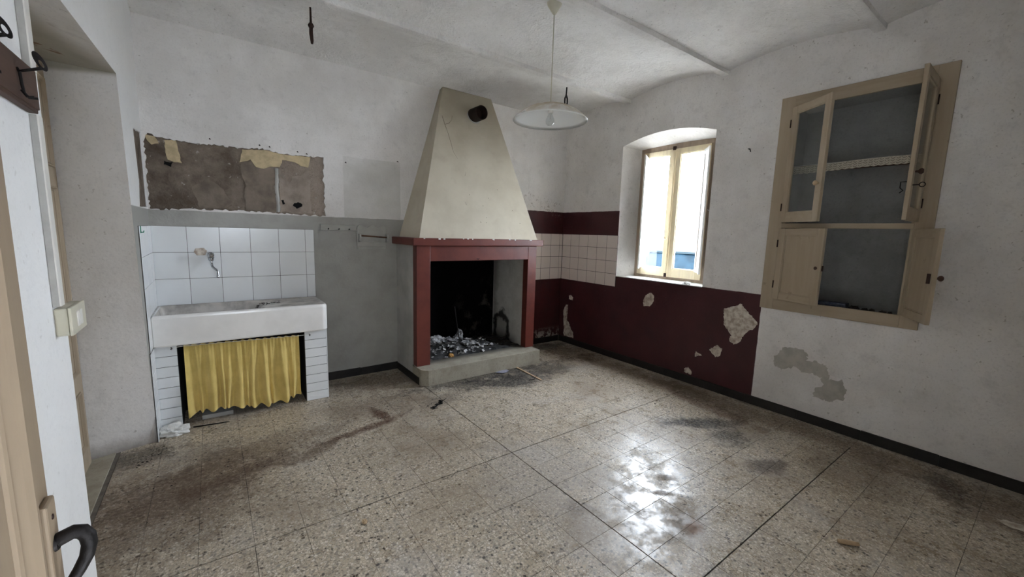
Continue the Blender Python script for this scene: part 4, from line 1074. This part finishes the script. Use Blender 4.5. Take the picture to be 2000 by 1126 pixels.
part('plate', MB().box((0, -.006, -.022), (.004, .006, .022)), 'green', gh, .0015); part('prong', MB().tube([(.003, 0, -.016), (.014, 0, -.017), (.017, 0, -.006)], .003, 6), 'green', gh)

# nails left in the back wall
for k, (x, z) in enumerate(((.355, 2.075), (.425, 2.072), (.70, 2.052), (1.02, 2.02), (1.505, 2.085), (.63, 2.06), (.03, 2.075))):
    labs = ['rusty nail above the middle of the bare brown patch, left of its twin', 'rusty nail above the middle of the bare brown patch, right of its twin', 'bent nail at the top right corner of the bare patch', 'nail left of the faint grey square on the back wall', 'nail at the top right of the faint grey square', 'nail just left of the bare patch corner', 'nail above the left half of the bare patch']
    tag(part('wall_nail', MB().tube([(x, YB+.004, z), (x, YB-.018, z+.002), (x+.004, YB-.022, z-.006)], .0035, 6), 'rust'), labs[k], 'nail', 'nails in the back wall')

# ================================================================== LEFT SIDE: rack, trunking, switch, doors
rk = tag(empty('coat_rack', (XL, 1.3, 1.755)), 'dark brown plank coat rack with black double hooks', 'coat rack')
part('plank', MB().box((0, -.62, -.047), (.022, .325, .050)), 'brown', rk, .003)
part('lower_lip', MB().box((.001, -.62, -.056), (.019, .322, -.046)), 'brown', rk, .002)
for yy in (-.245, -.030, .185):
    hkk = part('coat_hook', MB().tube([(.022, yy, .020), (.026, yy, .010), (.027, yy, -.014), (.029, yy, -.034), (.036, yy, -.044), (.050, yy+.003, -.043)], .0030, 8), 'iron', rk, 0, True)
    for s_ in (-1, 1):
        part('arm', MB().tube([(.024, yy+.002*s_, .012), (.040, yy+.004*s_, .018), (.062, yy+.006*s_, .027)], .0020, 8), 'iron', hkk, 0, True)
    part('foot', MB().tube([(.026, yy-.005, -.030), (.034, yy-.007, -.044), (.046, yy-.008, -.042)], .0022, 8), 'iron', hkk, 0, True)
    def disc(r0_, r1_, t_):
        mbd = MB(); n_ = 20
        for rr_, tt in ((r0_, -t_), (r1_, -t_), (r1_, t_), (r0_, t_), (r0_, -t_)):
            for k_ in range(n_):
                a_ = 2*math.pi*k_/n_; uu = math.cos(a_)*rr_; vv = math.sin(a_)*rr_-(.25 if rr_ < .8 else 0)
                q3 = Vector((.060, yy, .042))+Vector((.007, .005, .003))*uu+Vector((-.008, -.002, .020))*vv+Vector((0, tt, 0))
                mbd.v.append(tuple(q3))
        for q_ in range(4):
            for k_ in range(n_): mbd.f.append((q_*n_+k_, q_*n_+(k_+1) % n_, (q_+1)*n_+(k_+1) % n_, (q_+1)*n_+k_))
        return mbd
    part('tongue', disc(.40, 1.0, .0015), 'iron', hkk)
trk = tag(empty('cable_trunking', (XL, 1.642, 1.2)), 'ivory cable trunking running up the edge of the left wall', 'trunking')
part('channel', MB().box((0, -.017, -.008), (.014, .017, .498)), 'greypl', trk, .001)
part('channel', MB().box((0, -.017, .607), (.014, .017, 1.62)), 'greypl', trk, .001)
part('cover', MB().box((.013, -.0165, -.006), (.017, .018, .498)), 'white_pl', trk, .001)
part('cover', MB().box((.013, -.0165, .607), (.017, .018, 1.62)), 'white_pl', trk, .001)
sw = tag(empty('light_switch', (XL, 1.69, 1.148)), 'beige surface light switch box with two rockers below the trunking', 'switch')
part('back_box', MB().box((0, -.064, -.039), (.026, .088, .039)), 'beige', sw, .004)
part('front_plate', MB().box((.027, -.064, -.040), (.034, .090, .040)), 'beige', sw, .0025)
for yy in (.0, .030): part('rocker', MB().box((.033, yy-.013, -.022), (.0365, yy+.011, .022)), 'white_pl', sw, .0015)

def panel_door(name, label, x, y0, y1, z0, z1, th, panels, mat='tan'):
    d = tag(empty(name, (x, (y0+y1)/2, z0)), label, kind='structure')
    cy = (y0+y1)/2; w = (y1-y0)/2; H = z1-z0
    part('door_slab', MB().box((-th, -w, 0), (-.010, w, H)), mat, d, .002)
    ys = sorted({-w, w} | {p[0] for p in panels} | {p[1] for p in panels}); pn = panels
    # stiles and rails stand proud of the slab, panels sit in the fields
    holes = [rect(p[0], p[1], p[2], p[3]) for p in pn]
    m = MB(); t3 = lambda u, v, dd: (-dd, u, v); sheet(m, rect(-w, w, 0, H), holes, t3, 0)
    rim(m, rect(-w, w, 0, H), t3, 0, .012)
    for h in holes: rim(m, h, t3, 0, .010)
    part('stiles_and_rails', m, mat, d)
    for p in pn:
        mo = MB(); a = .022 if name == 'door_1' else .045
        lp_ = lambda i_: rect(p[0]+i_*a, p[1]-i_*a, p[2]+i_*a, p[3]-i_*a)
        prof_ = [(-.02, 0.0), (0, .006), (.06, .006), (.10, -.004), (.20, -.008), (.34, -.008), (.50, -.003), (.72, .006), (.86, .008), (.90, .001), (1.0, .003), (1.04, .009)]
        for (i0_, d0_), (i1_, d1_) in zip(prof_[1:], prof_[2:]): rim(mo, lp_(i0_), t3, d0_, d1_, lp_(i1_))
        part('panel_moulding', mo, mat, d)
        part('panel', MB().box((-.016, p[0]+a-.002, p[2]+a-.002), (-.007, p[1]-a+.002, p[3]-a+.002)), mat, d, .002)
    return d
# door set at the back of the recess
panel_door('door_1', 'tan panelled double door at the back of the left recess', XD, 1.74, 3.30, .004, 2.255, .045,
           [(.06, .40, .12, .46), (.44, .72, .12, .46), (.06, .40, .56, 1.60), (.44, .72, .56, 1.60), (.06, .40, 1.70, 2.15), (.44, .72, 1.70, 2.15), (-.72, -.44, .12, .46), (-.40, -.06, .12, .46), (-.72, -.44, .56, 1.60), (-.40, -.06, .56, 1.60), (-.72, -.44, 1.70, 2.15), (-.40, -.06, 1.70, 2.15)])
# entrance door, open against the left wall beside the camera
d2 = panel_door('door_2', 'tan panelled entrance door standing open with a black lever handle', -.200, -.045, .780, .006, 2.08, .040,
                [(-.30, .358, .15, .78), (-.30, .358, .86, 1.95)], 'tan_shaded')
cy = .3675
esc = part('handle_plate', MB().box((0, .770-.036-cy, .80), (.009, .770-cy, 1.058)), 'tan_shaded', d2, .003)
part('screw', MB().lathe([(0, .0105), (.0035, .010), (.004, .009)], (0, .752-cy, 1.035), 8, 0), 'rust', esc)
hz = .994; hy = .752-cy
hd = part('lever_handle', MB().tube([(.006, hy, hz+.004), (.016, hy, hz+.008), (.026, hy+.001, hz+.011), (.034, hy+.001, hz+.008), (.0385, hy+.001, hz), (.0395, hy+.001, hz-.012), (.036, hy-.001, hz-.028), (.028, hy-.003, hz-.044), (.018, hy-.006, hz-.060), (.012, hy-.01, hz-.072)], [.0092, .0092, .0092, .0092, .009, .0086, .008, .0074, .0066, .0055], 16), 'iron', d2, 0, True)
part('collar', MB().lathe([(.0001, 0), (.011, .001), (.0115, .005), (.010, .008), (.008, .009)], (.004, hy, hz+.003), 18, 0), 'iron', hd, 0, 2)

# ================================================================== THINGS ON THE FLOOR
crumple('white_cloth', 'paper', (-.285, 3.46, 0), (.075, .05, .045), 'crumpled white rag on the floor at the sink corner', 'rag', 11)
tag(part('dark_pen', MB().tube([(-.18, 3.515, .005), (-.02, 3.49, .005), (.03, 3.485, .005)], [.005, .004, .002], 6), 'iron', smooth=True), 'thin dark stick lying on the floor below the yellow curtain', 'stick')
tag(part('wood_lath', MB().hexa([Vector(p) for p in ((2.553, 3.36, .001), (2.575, 3.36, .001), (2.555, 2.925, .001), (2.535, 2.925, .001), (2.553, 3.36, .008), (2.575, 3.36, .008), (2.555, 2.925, .007), (2.535, 2.925, .007))]), 'stick', None, .001), 'long pale splinter of wood on the floor before the hearth', 'stick')
tag(part('wood_lath', MB().tube([(2.60, 3.06, .004), (2.50, 2.98, .005), (2.44, 2.99, .004)], .004, 6), 'crumb'), 'short dark splinter crossing the end of the pale one', 'stick')
tag(part('wooden_peg', MB().tube([(2.345, .49, .012), (2.365, .465, .013), (2.40, .425, .012)], [.010, .012, .009], 10), 'stick', smooth=True), 'short light brown stub of wood on the terrazzo near the camera', 'stub')
crumple('plastic_scrap', 'lilac', (2.36, 3.325, 0), (.07, .03, .008), 'flat lilac scrap of film at the foot of the hearth', 'scrap', 13)
crumple('paper_scrap', 'peel', (3.27, 0.0, 0), (.035, .05, .006), 'pale paper scrap on the floor by the near right wall', 'paper scrap', 14)
crumple('tan_crumb', 'stick', (.53, 1.885, 0), (.012, .016, .006), 'tiny tan crumb on the floor joint in the foreground', 'crumb', 15)
def shred(name, pts, w, label):
    mb = MB()
    for k in range(26):
        a = random.random(); i = min(int(a*(len(pts)-1)), len(pts)-2); t = a*(len(pts)-1)-i
        p = Vector((*pts[i], 0)).lerp(Vector((*pts[i+1], 0)), t)+Vector((random.gauss(0, w), random.gauss(0, w*.7), .002))
        q = p+Vector((random.uniform(-.03, .05), random.uniform(-.015, .03), random.uniform(.0, .01)))
        mb.tube([p, q], random.uniform(.002, .005), 5)
    return tag(part(name, mb, 'black'), label, 'burnt scrap')
shred('charred_rag', [(1.36, 2.90), (1.44, 2.945), (1.53, 3.01)], .012, 'charred black shred on the floor left of the hearth')
mb = MB()
def crumbs(n, fx, fy, s0=.003, s1=.010):
    for _ in range(n):
        x, y = fx(), fy(); s = random.uniform(s0, s1)*random.uniform(.4, 1)
        if not (-.5 < x < XR-.03 and y < 3.96) or (x < .74 and y > 3.55) or (x < XL and y > 3.25) or (1.47 < x < 2.9 and y > 3.34): continue
        a = random.uniform(0, 3); c, sn = math.cos(a)*s, math.sin(a)*s; h = s*random.uniform(.3, .9)
        i = len(mb.v); mb.v += [(x-c, y-sn, 0), (x+c, y-sn*.3, 0), (x+sn, y+c, 0), (x, y, h)]; mb.f += [(i, i+1, i+3), (i+1, i+2, i+3), (i+2, i, i+3)]
gs = random.gauss
crumbs(90, lambda: gs(2.35, .35), lambda: gs(3.12, .12)); crumbs(40, lambda: gs(.98, .05), lambda: gs(2.98, .10)); crumbs(60, lambda: random.uniform(-.1, .9), lambda: gs(2.78, .08))
crumbs(70, lambda: gs(-.25, .22), lambda: gs(2.75, .25)); crumbs(50, lambda: gs(-.40, .06), lambda: gs(3.22, .07), .004, .014); crumbs(50, lambda: gs(3.3, .12), lambda: random.uniform(1.2, 2.2), .002, .007)
crumbs(60, lambda: gs(1.45, .2), lambda: gs(3.1, .12)); crumbs(90, lambda: random.uniform(0, 3.5), lambda: random.uniform(.3, 3.3), .002, .005)
tag(part('floor_crumbs', mb, 'crumb'), 'loose dark crumbs of soot and dirt scattered over the terrazzo', 'dirt', kind='stuff')

# ================================================================== OUTSIDE
tag(box('ground', (XR+.42, -30, -.6), (60, 45, -.35), 'ground', None, 0), 'paved ground outside the window', kind='structure')
car = tag(empty('parked_car', (8.9, 5.40, -.38), R(14)), 'silver parked car with blue glass seen through the window', 'car')
def loft(secs, n=16):
    mb = MB(); i0 = 0
    for (x, w, z0, z1, p) in secs:
        for k in range(n):
            a = 2*math.pi*k/n; c, s = math.cos(a), math.sin(a)
            mb.v.append((x, w*math.copysign(abs(c)**p, c), (z0+z1)/2+(z1-z0)/2*math.copysign(abs(s)**p, s)))
    for j in range(len(secs)-1):
        for k in range(n): mb.f.append((j*n+k, j*n+(k+1) % n, (j+1)*n+(k+1) % n, (j+1)*n+k))
    mb.f.append(tuple(range(n))[::-1]); mb.f.append(tuple(range((len(secs)-1)*n, len(secs)*n))); return mb
part('body', loft([(-2.0, .70, .30, .75, .4), (-1.9, .80, .22, .88, .35), (-.9, .84, .20, .95, .3), (.9, .84, .20, .95, .3), (1.85, .82, .22, .92, .35), (2.0, .72, .32, .80, .4)], 24), 'car', car, 0, 2)
part('cabin_glass', loft([(-1.15, .66, .85, .95, .4), (-.55, .66, .85, 1.50, .4), (.9, .66, .85, 1.52, .4), (1.65, .66, .85, .98, .4)], 24), 'carglass', car, 0, 2)
part('roof', loft([(-.62, .60, 1.46, 1.505, .5), (-.4, .63, 1.47, 1.56, .5), (.8, .63, 1.47, 1.57, .5), (1.05, .58, 1.44, 1.50, .5)], 24), 'car', car, 0, 2)
for x in (-1.25, 1.25):
    for s in (-1, 1): part('wheel', MB().lathe([(.0001, -.09), (.2, -.09), (.31, -.07), (.32, 0), (.31, .07), (.2, .09), (.0001, .09)], (x, s*.76, .32), 20, 1), 'tyre', car, 0, 2)
